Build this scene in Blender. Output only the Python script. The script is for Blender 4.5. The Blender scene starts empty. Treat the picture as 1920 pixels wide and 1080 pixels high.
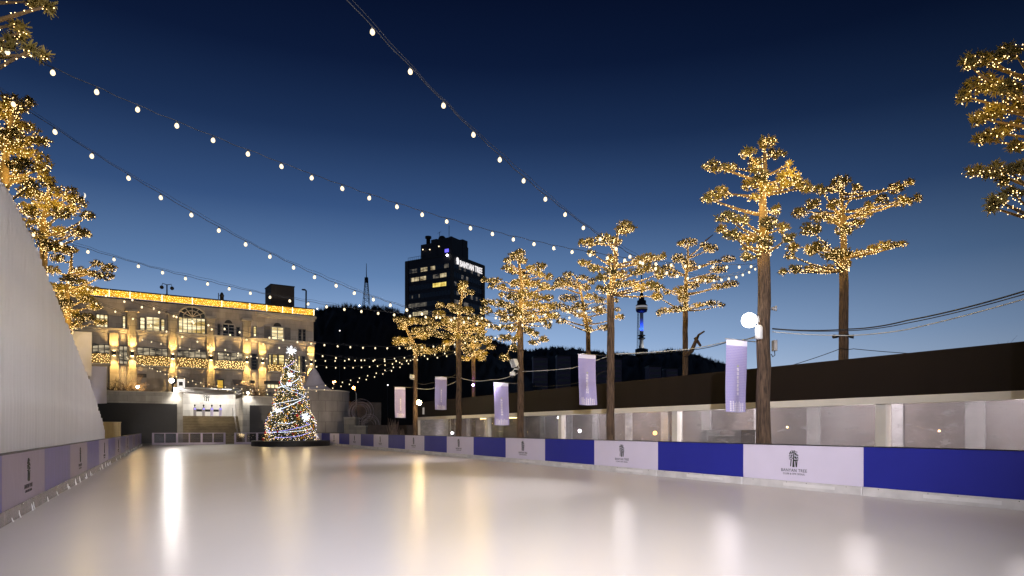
import bpy, math, random
from mathutils import Vector, Matrix, Quaternion
R = math.radians
PI = math.pi
rng = random.Random(7)
SC = bpy.context.scene
COL = SC.collection
F, CX, HY, CAMH = 1240.0, 960.0, 804.0, 1.56      # lens in photo pixels, principal column, horizon row, eye height

def P(px, py, Z):
    return Vector(((px - CX) / F * Z, Z, CAMH + (HY - py) / F * Z))

# ------------------------------------------------------------------ frames
class Frame:
    """A horizontal frame: a runs along A, b along B (A x B right angle), h up."""
    def __init__(s, O, A):
        s.O = Vector((O[0], O[1], 0)); s.A = Vector((A[0], A[1], 0)).normalized()
        s.B = Vector((-s.A.y, s.A.x, 0))
        s.ang = math.atan2(s.A.y, s.A.x)
    def pt(s, a, b, h):
        return s.O + s.A * a + s.B * b + Vector((0, 0, h))
    def ab(s, p):
        q = Vector((p[0], p[1], 0)) - s.O
        return q.dot(s.A), q.dot(s.B)
    def hit_b(s, px, py, b=0.0):
        """where the sight line of a photo pixel crosses the plane b = const -> (a, h)"""
        r = (px - CX) / F
        d = Vector((r, 1, 0))
        t = (b + s.O.dot(s.B)) / d.dot(s.B)
        p = d * t
        return s.ab(p)[0], CAMH + (HY - py) / F * t
    def hit_a(s, px, py, a=0.0):
        r = (px - CX) / F
        d = Vector((r, 1, 0))
        t = (a + s.O.dot(s.A)) / d.dot(s.A)
        p = d * t
        return s.ab(p)[1], CAMH + (HY - py) / F * t

CA, SA = 0.8807, 0.4737
RK = Frame((0, 0), (CA, SA))          # rink frame: a = metres to the right, b = metres along the rink
FC = Frame((-25.5, 85.0), (0.842, 0.539))   # clubhouse front: a = 0 at its right corner, negative to the left, b < 0 = proud

# ------------------------------------------------------------------ mesh builder
class MB:
    def __init__(s):
        s.v = []; s.f = []; s.mi = []; s.sm = []
    def add(s, vs, fs, m=0, smooth=False):
        o = len(s.v)
        s.v.extend([Vector(x) for x in vs])
        for f in fs:
            s.f.append([i + o for i in f]); s.mi.append(m); s.sm.append(smooth)
    def hexa(s, c, m=0):
        s.add(c, [(0, 3, 2, 1), (4, 5, 6, 7), (0, 1, 5, 4), (1, 2, 6, 5), (2, 3, 7, 6), (3, 0, 4, 7)], m)
    def box(s, fr, a0, a1, b0, b1, h0, h1, m=0):
        s.hexa([fr.pt(a0, b0, h0), fr.pt(a1, b0, h0), fr.pt(a1, b1, h0), fr.pt(a0, b1, h0),
                fr.pt(a0, b0, h1), fr.pt(a1, b0, h1), fr.pt(a1, b1, h1), fr.pt(a0, b1, h1)], m)
    def bbox(s, fr, a0, a1, b0, b1, h0, h1, e=0.02, m=0):
        """box with chamfered upright and top edges"""
        e = min(e, abs(a1 - a0) * .3, abs(b1 - b0) * .3, abs(h1 - h0) * .3)
        def ring(k, h):
            return [fr.pt(a0 + k, b0 + e, h), fr.pt(a0 + e, b0 + k, h), fr.pt(a1 - e, b0 + k, h), fr.pt(a1 - k, b0 + e, h),
                    fr.pt(a1 - k, b1 - e, h), fr.pt(a1 - e, b1 - k, h), fr.pt(a0 + e, b1 - k, h), fr.pt(a0 + k, b1 - e, h)]
        vs = ring(0, h0) + ring(0, h1 - e) + ring(e * .6, h1)
        fs = [tuple(range(7, -1, -1)), tuple(range(16, 24))]
        for r in range(2):
            for i in range(8):
                j = (i + 1) % 8
                fs.append((r * 8 + i, r * 8 + j, r * 8 + 8 + j, r * 8 + 8 + i))
        s.add(vs, fs, m)
    def tube(s, pts, rad, n=8, m=0, cap=True, smooth=True, wob=0.0, rg=None):
        pts = [Vector(p) for p in pts]
        k = len(pts)
        if not hasattr(rad, '__len__'): rad = [rad] * k
        vs = []; fs = []
        ref = None
        for i, p in enumerate(pts):
            t = (pts[min(i + 1, k - 1)] - pts[max(i - 1, 0)])
            if t.length < 1e-9: t = Vector((0, 0, 1))
            t.normalize()
            if ref is None:
                ref = Vector((1, 0, 0)) if abs(t.x) < .9 else Vector((0, 1, 0))
            x = (ref - t * ref.dot(t)).normalized(); ref = x
            y = t.cross(x)
            for j in range(n):
                a = 2 * PI * j / n
                r = rad[i] * (1 + (rg.uniform(-wob, wob) if wob else 0))
                vs.append(p + x * (r * math.cos(a)) + y * (r * math.sin(a)))
        for i in range(k - 1):
            for j in range(n):
                q = (j + 1) % n
                fs.append((i * n + j, i * n + q, (i + 1) * n + q, (i + 1) * n + j))
        s.add(vs, fs, m, smooth)
        if cap:
            o = len(s.v) - len(vs)
            s.f.append([o + j for j in range(n - 1, -1, -1)]); s.mi.append(m); s.sm.append(False)
            s.f.append([o + (k - 1) * n + j for j in range(n)]); s.mi.append(m); s.sm.append(False)
    def lathe(s, c, prof, n=16, m=0, smooth=True):
        c = Vector(c); vs = []; fs = []
        for r, z in prof:
            for j in range(n):
                a = 2 * PI * j / n
                vs.append(c + Vector((r * math.cos(a), r * math.sin(a), z)))
        k = len(prof)
        for i in range(k - 1):
            for j in range(n):
                q = (j + 1) % n
                fs.append((i * n + j, i * n + q, (i + 1) * n + q, (i + 1) * n + j))
        fs.append(tuple(range(n - 1, -1, -1))); fs.append(tuple((k - 1) * n + j for j in range(n)))
        s.add(vs, fs, m, smooth)
    def sphere(s, c, r, nu=8, nv=6, m=0, sz=1.0):
        c = Vector(c)
        vs = [c + Vector((0, 0, -r * sz))]
        for i in range(1, nv):
            a = -PI / 2 + PI * i / nv
            for j in range(nu):
                b = 2 * PI * j / nu
                vs.append(c + Vector((r * math.cos(a) * math.cos(b), r * math.cos(a) * math.sin(b), r * sz * math.sin(a))))
        vs.append(c + Vector((0, 0, r * sz)))
        fs = []
        for j in range(nu):
            q = (j + 1) % nu
            fs.append((0, 1 + q, 1 + j))
            for i in range(nv - 2):
                fs.append((1 + i * nu + j, 1 + i * nu + q, 1 + (i + 1) * nu + q, 1 + (i + 1) * nu + j))
            fs.append((1 + (nv - 2) * nu + j, 1 + (nv - 2) * nu + q, len(vs) - 1))
        s.add(vs, fs, m, True)
    def tetra(s, c, r, m=0):
        c = Vector(c)
        a = r * 1.15
        s.add([c + Vector((a, a, a)) * .577, c + Vector((-a, -a, a)) * .577, c + Vector((-a, a, -a)) * .577, c + Vector((a, -a, -a)) * .577],
              [(0, 2, 1), (0, 1, 3), (0, 3, 2), (1, 2, 3)], m)
    def prism(s, pts, off, m=0, smooth=False):
        """flat outline pushed along off"""
        n = len(pts); off = Vector(off)
        vs = [Vector(p) for p in pts] + [Vector(p) + off for p in pts]
        fs = [tuple(range(n - 1, -1, -1)), tuple(range(n, 2 * n))]
        for i in range(n):
            j = (i + 1) % n
            fs.append((i, j, n + j, n + i))
        s.add(vs, fs, m, smooth)
    def build(s, name, mats, parent=None, origin=None):
        if not isinstance(mats, (list, tuple)): mats = [mats]
        if origin is None: origin = ORG[parent.name] if parent is not None else Vector((0, 0, 0))
        me = bpy.data.meshes.new(name)
        me.from_pydata([tuple(x - origin) for x in s.v], [], s.f)
        for mt in mats: me.materials.append(mt)
        me.polygons.foreach_set('material_index', s.mi)
        me.polygons.foreach_set('use_smooth', s.sm)
        me.update()
        o = bpy.data.objects.new(name, me)
        COL.objects.link(o)
        if parent is not None: o.parent = parent
        else: o.location = origin
        ORG[o.name] = origin
        return o
ORG = {}

def tag(o, label=None, cat=None, group=None, kind=None):
    if label: o['label'] = label
    if cat: o['category'] = cat
    if group: o['group'] = group
    if kind: o['kind'] = kind
    return o
def thing(name, label, cat, origin, group=None, kind=None):
    o = bpy.data.objects.new(name, None)
    o.empty_display_size = .2
    COL.objects.link(o); o.location = origin
    ORG[o.name] = Vector(origin)
    return tag(o, label, cat, group, kind)
def copy_tree(o, parent=None):
    c = o.copy(); COL.objects.link(c); c.parent = parent
    for ch in list(o.children): copy_tree(ch, c)
    return c

# ------------------------------------------------------------------ materials
def nodes(name):
    m = bpy.data.materials.new(name); m.use_nodes = True
    nt = m.node_tree
    return m, nt, nt.nodes['Principled BSDF'], nt.nodes['Material Output']
def N(nt, t, **kw):
    n = nt.nodes.new(t)
    for k, v in kw.items():
        if k in n.inputs: n.inputs[k].default_value = v
        else: setattr(n, k, v)
    return n
def sock(node, *names):
    for n in names:
        if n in node.inputs: return node.inputs[n]
def mat(name, col, rough=.6, metal=0.0, var=.18, scale=2.0, bump=0.0, bscale=30.0, spec=.5, stretch=(1, 1, 1), trans=0.0, coat=0.0, ior=None):
    m, nt, b, out = nodes(name)
    L = nt.links.new
    tc = N(nt, 'ShaderNodeTexCoord'); mp = N(nt, 'ShaderNodeMapping'); mp.inputs['Scale'].default_value = stretch
    L(tc.outputs['Object'], mp.inputs['Vector'])
    nz = N(nt, 'ShaderNodeTexNoise'); nz.inputs['Scale'].default_value = scale; nz.inputs['Detail'].default_value = 5
    L(mp.outputs[0], nz.inputs['Vector'])
    rmp = N(nt, 'ShaderNodeValToRGB')
    lo = [max(0, c * (1 - var)) for c in col]; hi = [min(1, c * (1 + var)) for c in col]
    rmp.color_ramp.elements[0].position = .3; rmp.color_ramp.elements[1].position = .7
    rmp.color_ramp.elements[0].color = (*lo, 1); rmp.color_ramp.elements[1].color = (*hi, 1)
    L(nz.outputs['Fac'], rmp.inputs[0]); L(rmp.outputs[0], b.inputs['Base Color'])
    b.inputs['Roughness'].default_value = rough; b.inputs['Metallic'].default_value = metal
    b.inputs['Specular IOR Level'].default_value = spec
    if ior: b.inputs['IOR'].default_value = ior
    if trans: b.inputs['Transmission Weight'].default_value = trans
    if coat: b.inputs['Coat Weight'].default_value = coat
    if bump:
        n2 = N(nt, 'ShaderNodeTexNoise'); n2.inputs['Scale'].default_value = bscale; n2.inputs['Detail'].default_value = 6
        L(mp.outputs[0], n2.inputs['Vector'])
        bp = N(nt, 'ShaderNodeBump'); bp.inputs['Strength'].default_value = bump; bp.inputs['Distance'].default_value = .06
        L(n2.outputs['Fac'], bp.inputs['Height']); L(bp.outputs[0], b.inputs['Normal'])
    return m
def emit(name, col, strength, base=(.05, .05, .05), sampling='AUTO'):
    m, nt, b, out = nodes(name)
    b.inputs['Base Color'].default_value = (*base, 1)
    b.inputs['Emission Color'].default_value = (*col, 1); b.inputs['Emission Strength'].default_value = strength
    m.cycles.emission_sampling = sampling
    return m
def wallvec(nt, ang):
    """object coordinates turned so x runs along a wall of heading ang, y up"""
    L = nt.links.new
    tc = N(nt, 'ShaderNodeTexCoord'); vr = N(nt, 'ShaderNodeVectorRotate'); vr.rotation_type = 'Z_AXIS'
    vr.inputs['Angle'].default_value = -ang
    L(tc.outputs['Object'], vr.inputs['Vector'])
    sp = N(nt, 'ShaderNodeSeparateXYZ'); L(vr.outputs[0], sp.inputs[0])
    cb = N(nt, 'ShaderNodeCombineXYZ'); L(sp.outputs['X'], cb.inputs['X']); L(sp.outputs['Z'], cb.inputs['Y'])
    return cb.outputs[0], tc
def stone(name, col, ang, bw=1.3, bh=.6, rough=.75, var=.16, mortar=.006, mcol=.35):
    m, nt, b, out = nodes(name); L = nt.links.new
    v, tc = wallvec(nt, ang)
    br = N(nt, 'ShaderNodeTexBrick'); br.inputs['Scale'].default_value = 1
    br.inputs['Brick Width'].default_value = bw; br.inputs['Row Height'].default_value = bh
    br.inputs['Mortar Size'].default_value = mortar; br.offset = .5
    br.inputs['Color1'].default_value = (*[c * (1 - var) for c in col], 1)
    br.inputs['Color2'].default_value = (*[c * (1 + var) for c in col], 1)
    br.inputs['Mortar'].default_value = (*[c * mcol for c in col], 1)
    L(v, br.inputs['Vector'])
    nz = N(nt, 'ShaderNodeTexNoise'); nz.inputs['Scale'].default_value = 1.2; nz.inputs['Detail'].default_value = 8
    mp = N(nt, 'ShaderNodeMapping'); mp.inputs['Scale'].default_value = (1, 1, .35)
    L(tc.outputs['Object'], mp.inputs[0]); L(mp.outputs[0], nz.inputs['Vector'])
    rr = N(nt, 'ShaderNodeMapRange'); rr.inputs['From Min'].default_value = .3; rr.inputs['From Max'].default_value = .7
    rr.inputs['To Min'].default_value = .72; rr.inputs['To Max'].default_value = 1.1
    L(nz.outputs['Fac'], rr.inputs['Value'])
    mx = N(nt, 'ShaderNodeMix'); mx.data_type = 'RGBA'; mx.blend_type = 'MULTIPLY'; mx.inputs['Factor'].default_value = 1
    L(br.outputs['Color'], mx.inputs['A']); L(rr.outputs[0], mx.inputs['B'])
    L(mx.outputs['Result'], b.inputs['Base Color']); b.inputs['Roughness'].default_value = rough
    bp = N(nt, 'ShaderNodeBump'); bp.inputs['Strength'].default_value = .25; bp.inputs['Distance'].default_value = .02
    L(br.outputs['Fac'], bp.inputs['Height']); bp.invert = True; L(bp.outputs[0], b.inputs['Normal'])
    return m
def ledpanel(name, ang, cell, dot, gold, gstr, dstr):
    """net of tiny lamps in front of a backing, their light on it put in as emission"""
    m, nt, b, out = nodes(name); L = nt.links.new
    v, tc = wallvec(nt, ang)
    vo = N(nt, 'ShaderNodeTexVoronoi'); vo.voronoi_dimensions = '2D'; vo.inputs['Scale'].default_value = cell
    L(v, vo.inputs['Vector'])
    lt = N(nt, 'ShaderNodeMath'); lt.operation = 'LESS_THAN'; lt.inputs[1].default_value = dot
    L(vo.outputs['Distance'], lt.inputs[0])
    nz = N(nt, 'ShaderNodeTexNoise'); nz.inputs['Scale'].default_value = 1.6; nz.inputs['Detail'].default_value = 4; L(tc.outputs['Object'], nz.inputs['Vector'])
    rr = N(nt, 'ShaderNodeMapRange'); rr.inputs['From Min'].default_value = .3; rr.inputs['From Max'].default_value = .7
    rr.inputs['To Min'].default_value = gstr * .55; rr.inputs['To Max'].default_value = gstr * 1.4; L(nz.outputs['Fac'], rr.inputs['Value'])  # lamp light falling on the backing, given as uneven emission
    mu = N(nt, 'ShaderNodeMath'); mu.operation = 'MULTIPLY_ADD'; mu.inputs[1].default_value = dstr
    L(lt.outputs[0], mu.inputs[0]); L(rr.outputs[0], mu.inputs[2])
    mx = N(nt, 'ShaderNodeMix'); mx.data_type = 'RGBA'; mx.inputs['A'].default_value = (*gold, 1); mx.inputs['B'].default_value = (1, .68, .26, 1)
    L(lt.outputs[0], mx.inputs['Factor'])
    L(mx.outputs['Result'], b.inputs['Emission Color']); L(mu.outputs[0], b.inputs['Emission Strength'])
    b.inputs['Base Color'].default_value = (*[g * .3 for g in gold], 1); b.inputs['Roughness'].default_value = .7
    return m
def litroom(name, ang, c1, c2, strength, sx=1.2, sy=2.5):
    """lit room seen through a window: bands of ceiling light and darker furniture"""
    m, nt, b, out = nodes(name); L = nt.links.new
    v, tc = wallvec(nt, ang)
    mp = N(nt, 'ShaderNodeMapping'); mp.inputs['Scale'].default_value = (sx, sy, 1); L(v, mp.inputs[0])
    nz = N(nt, 'ShaderNodeTexNoise'); nz.inputs['Scale'].default_value = 1.0; nz.inputs['Detail'].default_value = 3; L(mp.outputs[0], nz.inputs['Vector'])
    cr = N(nt, 'ShaderNodeValToRGB'); cr.color_ramp.elements[0].position = .36; cr.color_ramp.elements[1].position = .62
    cr.color_ramp.elements[0].color = (*c1, 1); cr.color_ramp.elements[1].color = (*c2, 1)
    L(nz.outputs['Fac'], cr.inputs[0]); L(cr.outputs[0], b.inputs['Emission Color'])
    b.inputs['Emission Strength'].default_value = strength
    b.inputs['Base Color'].default_value = (.02, .02, .02, 1); b.inputs['Roughness'].default_value = .1
    return m
def text_part(txt, size, M4, material, parent, name='lettering', depth=.004, spacing=1.0, width=None):
    cu = bpy.data.curves.new('text_source', 'FONT'); cu.body = txt; cu.size = size; cu.extrude = depth
    cu.align_x = 'CENTER'; cu.align_y = 'CENTER'; cu.space_character = spacing
    ob = bpy.data.objects.new('text_source', cu); COL.objects.link(ob)
    dg = bpy.context.evaluated_depsgraph_get()
    me = bpy.data.meshes.new_from_object(ob.evaluated_get(dg))
    bpy.data.objects.remove(ob); bpy.data.curves.remove(cu)
    if width:
        xs = [v.co.x for v in me.vertices]; k = width / (max(xs) - min(xs)); mid = (max(xs) + min(xs)) / 2
        me.transform(Matrix.Diagonal((k, 1, 1, 1)) @ Matrix.Translation((-mid, 0, 0)))
    org = ORG[parent.name]
    me.transform(Matrix.Translation(-org) @ M4)
    me.materials.clear(); me.materials.append(material); me.name = name
    o = bpy.data.objects.new(name, me); COL.objects.link(o); o.parent = parent; ORG[o.name] = org
    return o
def basis(o, x, y, z):
    m = Matrix.Identity(4)
    for i in range(3):
        m[i][0] = x[i]; m[i][1] = y[i]; m[i][2] = z[i]; m[i][3] = o[i]
    return m
def spot(name, loc, target, watts, angle, col, blend=.5, size=.1, parent=None):
    l = bpy.data.lights.new(name, 'SPOT'); l.energy = watts; l.spot_size = R(angle); l.spot_blend = blend; l.color = col; l.shadow_soft_size = size
    o = bpy.data.objects.new(name, l); COL.objects.link(o)
    d = (Vector(target) - Vector(loc))
    o.rotation_euler = d.to_track_quat('-Z', 'Y').to_euler()
    o.location = Vector(loc) - (ORG[parent.name] if parent else Vector((0, 0, 0)))
    if parent: o.parent = parent
    return o

# ------------------------------------------------------------------ palette
K = {}
K['bark'] = mat('pine_bark', (.085, .052, .032), .95, var=.75, scale=6, bump=1.0, bscale=8, stretch=(3.6, 3.6, .45))
K['limb'] = mat('limb_bark', (.10, .062, .027), .9, var=.3, scale=8, bump=.6, bscale=20)
K['needle'] = mat('pine_needles', (.15, .108, .018), .65, var=.5, scale=1.7)
K['led'] = emit('fairy_light_glow', (1, .66, .27), 9, sampling='NONE')
K['led_far'] = emit('fairy_light_glow_small', (1, .66, .27), 9, sampling='NONE')
K['bulb'] = emit('festoon_bulb_glow', (1, .80, .48), 1.9)
K['socket'] = mat('black_rubber', (.012, .012, .012), .6)
K['cable'] = mat('black_cable', (.010, .010, .011), .6)
K['wcable'] = mat('white_cable', (.5, .5, .48), .5)
K['white'] = mat('white_paint', (.72, .69, .66), .5, var=.06)
K['housing'] = mat('white_lamp_housing', (.75, .74, .72), .45, var=.05)
K['steel'] = mat('brushed_steel', (.45, .44, .45), .3, metal=1, var=.1)
K['dark_metal'] = mat('dark_metal', (.03, .03, .035), .45, metal=.6)
K['black'] = mat('black_panel', (.014, .012, .013), .55, var=.2)
K['lilac'] = mat('lilac_board_print', (.62, .56, .68), .45, spec=.3, var=.03, scale=1.0, bump=.06, bscale=3)
K['blue'] = mat('blue_board_print', (.017, .022, .25), .45, var=.05, spec=.25, scale=1.0, bump=.06, bscale=3)
K['ink'] = mat('dark_green_print', (.018, .026, .02), .5, var=.1)
K['kerb'] = mat('frosted_kerb', (.55, .52, .50), .45, var=.16, scale=2.2, bump=.15, bscale=8)
K['flood'] = emit('floodlight_glow', (1, .96, .9), 14)
K['warmlamp'] = emit('warm_lamp_glow', (1, .72, .35), 160)
# ------------------------------------------------------------------ camera, sky
cam = bpy.data.cameras.new('camera'); cam.sensor_width = 36; cam.lens = F / 1920 * 36
cam.shift_y = (HY - 540) / 1920; cam.clip_start = .05; cam.clip_end = 9000
co = bpy.data.objects.new('camera', cam); COL.objects.link(co); co.location = (0, 0, CAMH); co.rotation_euler = (R(90), 0, 0)
SC.camera = co
SC.view_settings.view_transform = 'Standard'; SC.view_settings.look = 'None'; SC.view_settings.exposure = 0; SC.view_settings.gamma = 1

w = bpy.data.worlds.new('World'); SC.world = w; w.use_nodes = True
nt = w.node_tree; L = nt.links.new
bg = nt.nodes['Background']
sky = N(nt, 'ShaderNodeTexSky'); sky.sky_type = 'NISHITA'; sky.sun_disc = False
sky.sun_elevation = R(-4.0); sky.sun_rotation = R(-14); sky.altitude = 60; sky.air_density = 1.0; sky.dust_density = .6; sky.ozone_density = 4
tc = N(nt, 'ShaderNodeTexCoord'); sp = N(nt, 'ShaderNodeSeparateXYZ'); L(tc.outputs['Generated'], sp.inputs[0])
# dusk: the blue of the sky by height above the horizon, the last daylight to the left of the towers
gr = N(nt, 'ShaderNodeValToRGB')
els = [(0.0, (.56, .64, .78)), (.06, (.45, .57, .76)), (.13, (.255, .38, .60)), (.22, (.102, .190, .365)), (.31, (.034, .078, .195)), (.40, (.011, .029, .088)), (.48, (.0038, .0108, .041)), (.58, (.0014, .0038, .018)), (1.0, (.001, .002, .010))]
cr = gr.color_ramp
while len(cr.elements) < len(els): cr.elements.new(.5)
for e, (p, c) in zip(cr.elements, els): e.position = p; e.color = (*c, 1)
L(sp.outputs['Z'], gr.inputs[0])
dt = N(nt, 'ShaderNodeVectorMath'); dt.operation = 'DOT_PRODUCT'; dt.inputs[1].default_value = (math.sin(R(-12)), math.cos(R(-12)), 0)
L(tc.outputs['Generated'], dt.inputs[0])
mr = N(nt, 'ShaderNodeMapRange'); mr.inputs['From Min'].default_value = .55; mr.inputs['From Max'].default_value = 1.0; mr.inputs['To Min'].default_value = .42; mr.inputs['To Max'].default_value = 1.2
L(dt.outputs['Value'], mr.inputs['Value'])
ml = N(nt, 'ShaderNodeMix'); ml.data_type = 'RGBA'; ml.blend_type = 'MULTIPLY'; ml.inputs['Factor'].default_value = 1
L(gr.outputs[0], ml.inputs['A']); L(mr.outputs[0], ml.inputs['B'])
ad = N(nt, 'ShaderNodeMix'); ad.data_type = 'RGBA'; ad.blend_type = 'ADD'; ad.inputs['Factor'].default_value = .02
L(ml.outputs['Result'], ad.inputs['A']); L(sky.outputs[0], ad.inputs['B'])
L(ad.outputs['Result'], bg.inputs['Color']); bg.inputs['Strength'].default_value = 1.0

# ------------------------------------------------------------------ ground and ice
g = MB(); g.add([(-3000, -600, -.06), (3000, -600, -.06), (3000, 4000, -.06), (-3000, 4000, -.06)], [(0, 1, 2, 3)])
tag(g.build('ground', mat('ground_paving', (.035, .033, .034), .7, var=.3, scale=.4, bump=.2, bscale=3)), kind='structure')

LA0, LB0 = RK.pt(-2.2, 12.9, 0), RK.pt(-1.2, 71.0, 0)
LF = Frame(LA0, LB0 - LA0)            # left board: a along it into the distance, b to the left
DR = 14.6                              # right board, metres right of the viewer's rink line
m, nt, b, out = nodes('rink_ice'); L = nt.links.new
tc = N(nt, 'ShaderNodeTexCoord'); mp = N(nt, 'ShaderNodeMapping'); mp.inputs['Rotation'].default_value = (0, 0, -RK.ang); mp.inputs['Scale'].default_value = (.5, .12, 1)
L(tc.outputs['Object'], mp.inputs[0])
n1 = N(nt, 'ShaderNodeTexNoise'); n1.inputs['Scale'].default_value = .8; n1.inputs['Detail'].default_value = 6; L(mp.outputs[0], n1.inputs['Vector'])
c1 = N(nt, 'ShaderNodeValToRGB'); c1.color_ramp.elements[0].position = .3; c1.color_ramp.elements[1].position = .72
c1.color_ramp.elements[0].color = (.66, .62, .605, 1); c1.color_ramp.elements[1].color = (.70, .66, .645, 1)
L(n1.outputs['Fac'], c1.inputs[0]); L(c1.outputs[0], b.inputs['Base Color'])
b.inputs['Roughness'].default_value = .27
b.inputs['IOR'].default_value = 1.33; b.inputs['Specular IOR Level'].default_value = .5
ice = MB()
e0 = LF.pt(-26, 0, 0); e1 = LF.pt(57.2, 0, 0); e1b = LF.pt(58.1, -.9, 0)
ice.add([e0, RK.pt(DR, -14, 0), RK.pt(DR, 71.6, 0), e1b, e1], [(0, 1, 2, 3, 4)])
tag(ice.build('ice', m), kind='structure')

# ------------------------------------------------------------------ the emblem, as outlines in a 1 x 1.53 box (x right, y up)
def ell(cx, cy, rx, ry, deg, n=10):
    a0 = R(deg); o = []
    for i in range(n):
        t = 2 * PI * i / n; x = rx * math.cos(t); y = ry * math.sin(t) * (1 - .25 * math.cos(t))
        o.append((cx + x * math.cos(a0) - y * math.sin(a0), cy + x * math.sin(a0) + y * math.cos(a0)))
    return o
def emb_px(pts): return [((x - 452) / 265.0, (620 - y) / 265.0) for x, y in pts]
EMB = [emb_px(q) for q in (
    [(416, 620), (476, 620), (466, 520), (462, 420), (468, 320), (486, 222), (474, 218), (452, 268), (440, 330), (436, 410), (424, 500)],
    [(404, 214), (392, 222), (438, 290), (446, 262)],
    [(320, 376), (318, 392), (380, 408), (436, 424), (438, 404), (390, 392)],
    [(372, 420), (350, 604), (376, 608), (396, 430)],
    [(456, 446), (456, 484), (500, 470), (578, 456), (582, 434), (520, 440)],
    [(494, 466), (510, 618), (530, 618), (516, 462)], [(536, 458), (520, 618), (542, 616), (556, 456)])]
for cx, cy, rx, ry, dg in ((343, 303, 26, 13, 50), (372, 262, 26, 11, 65), (394, 352, 38, 17, -50), (338, 346, 24, 11, -25), (407, 288, 32, 13, -60), (360, 285, 20, 9, 60),
                           (512, 316, 42, 20, 55), (508, 396, 40, 22, 45), (566, 340, 26, 12, 65), (564, 396, 26, 14, 50), (516, 256, 20, 9, 50), (550, 262, 13, 6, 10), (342, 432, 26, 10, 15), (448, 236, 14, 5, 70)):
    EMB.append([((x - 452) / 265.0, (620 - y) / 265.0) for x, y in ell(cx, cy, rx, ry, dg)])
def emblem(o, x, y, nrm, width, mt, parent, depth=.006, name='tree_emblem'):
    b = MB(); x = Vector(x); y = Vector(y); nrm = Vector(nrm)
    for q in EMB:
        b.prism([Vector(o) + x * (u * width) + y * (v * width) for u, v in q], nrm * depth)
    return b.build(name, mt, parent)
UP = Vector((0, 0, 1))

# ------------------------------------------------------------------ right board
def s_at(px, d):
    r = (px - CX) / F
    return d * (CA - r * SA) / (SA + r * CA)
S0 = s_at(1619, DR); LP = (s_at(603, DR) - S0) / 16.0
rb = thing('rink_barrier', 'long bright rink board of deep blue and lilac panels below the clouded windows', 'rink board', RK.pt(DR, S0, 0), 'boards round the rink')
k_ = MB()
for k in range(-3, 17):
    a, c = S0 + k * LP, S0 + (k + 1) * LP
    k_.bbox(RK, DR - .06, DR + .12, a + .004, c - .004, 0, .20, .02)
    k_.box(RK, DR - .0635, DR - .061, a + .7, a + 2.2, .07, .15, 1)
kb = k_.build('kick_plate', [K['kerb'], mat('worn_kick_patch', (.66, .63, .61), .5, var=.1)], rb)
for k in range(-1, 4):
    for q in (.4, 1.5, 2.1, 3.2):
        bo = MB(); bo.sphere(RK.pt(DR - .062, S0 + k * LP + q, .17), .010, 6, 4); bo.build('bolt', K['dark_metal'], kb)
for k in range(-3, 17):
    a, c = S0 + k * LP, S0 + (k + 1) * LP
    p = MB(); p.box(RK, DR, DR + .05, a + .003, c - .003, .20, 1.13)
    white = (k % 2 == 0)
    po = p.build('board_panel', K['lilac'] if white else K['blue'], rb)
    if white and k >= 0:
        tag(po, 'pale lilac panel printed with a dark green tree emblem and hotel name')
        mid = (a + c) / 2 + .12
        o = RK.pt(DR - .003, mid, .565)
        emblem(o, -RK.B, UP, -RK.A, .29, K['ink'], po)
        text_part('BANYAN TREE', .115, basis(RK.pt(DR - .003, mid, .475), -RK.B, UP, -RK.A), K['ink'], po, depth=.002, spacing=1.08)
        text_part('CLUB & SPA SEOUL', .068, basis(RK.pt(DR - .003, mid, .385), -RK.B, UP, -RK.A), K['ink'], po, depth=.002, spacing=1.18)
    elif white: tag(po, 'pale lilac panel')
    else: tag(po, 'plain deep blue panel')
t = MB(); t.bbox(RK, DR - .012, DR + .09, S0 - 3 * LP, S0 + 17 * LP, 1.13, 1.155, .01); t.build('top_rail', K['dark_metal'], rb)

# left board
lb = thing('rink_barrier', 'rink board of dull blue and lilac panels at the foot of the ribbed wall', 'rink board', LF.pt(0, 0, 0), 'boards round the rink')
seam = [LF.hit_b(px, 830)[0] for px in (2, 81)]
LL = seam[1] - seam[0]
nL = int((57.0 - seam[0]) / LL)
LL = (57.0 - seam[0]) / nL
dull_l = mat('lilac_board_print_dimlit', (.24, .19, .29), .32, var=.08, scale=1.5, bump=.08, bscale=4)  # this board's dimmer light is put into its panel colours
dull_b = mat('blue_board_print_dimlit', (.062, .048, .27), .3, var=.14, scale=2, bump=.08, bscale=4, stretch=(2, 2, .3))
k_ = MB(); ic = MB(); rg = random.Random(5)
for k in range(-3, nL):
    a, c = seam[0] + k * LL, seam[0] + (k + 1) * LL
    k_.bbox(LF, a + .004, c - .004, -.05, .1, 0, .22, .02)
kb = k_.build('kick_plate', mat('dark_kick_plate', (.20, .17, .18), .25, var=.3, scale=3, bump=.3, bscale=9), lb)
for i in range(70):
    a = seam[0] + rg.uniform(.4, nL * LL - .5); hh = rg.uniform(.06, .2)
    p0 = LF.pt(a, -.062, hh); ic.tube([p0, LF.pt(a + rg.uniform(-.02, .02), -.07, hh * .5), LF.pt(a + rg.uniform(-.05, .05), -.085, .004)], [.004, rg.uniform(.006, .014), .012], 5)
tag(ic.build('ice_drips', mat('clear_ice_drip', (.8, .8, .82), .08, var=.05), kb), kind='stuff')
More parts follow.
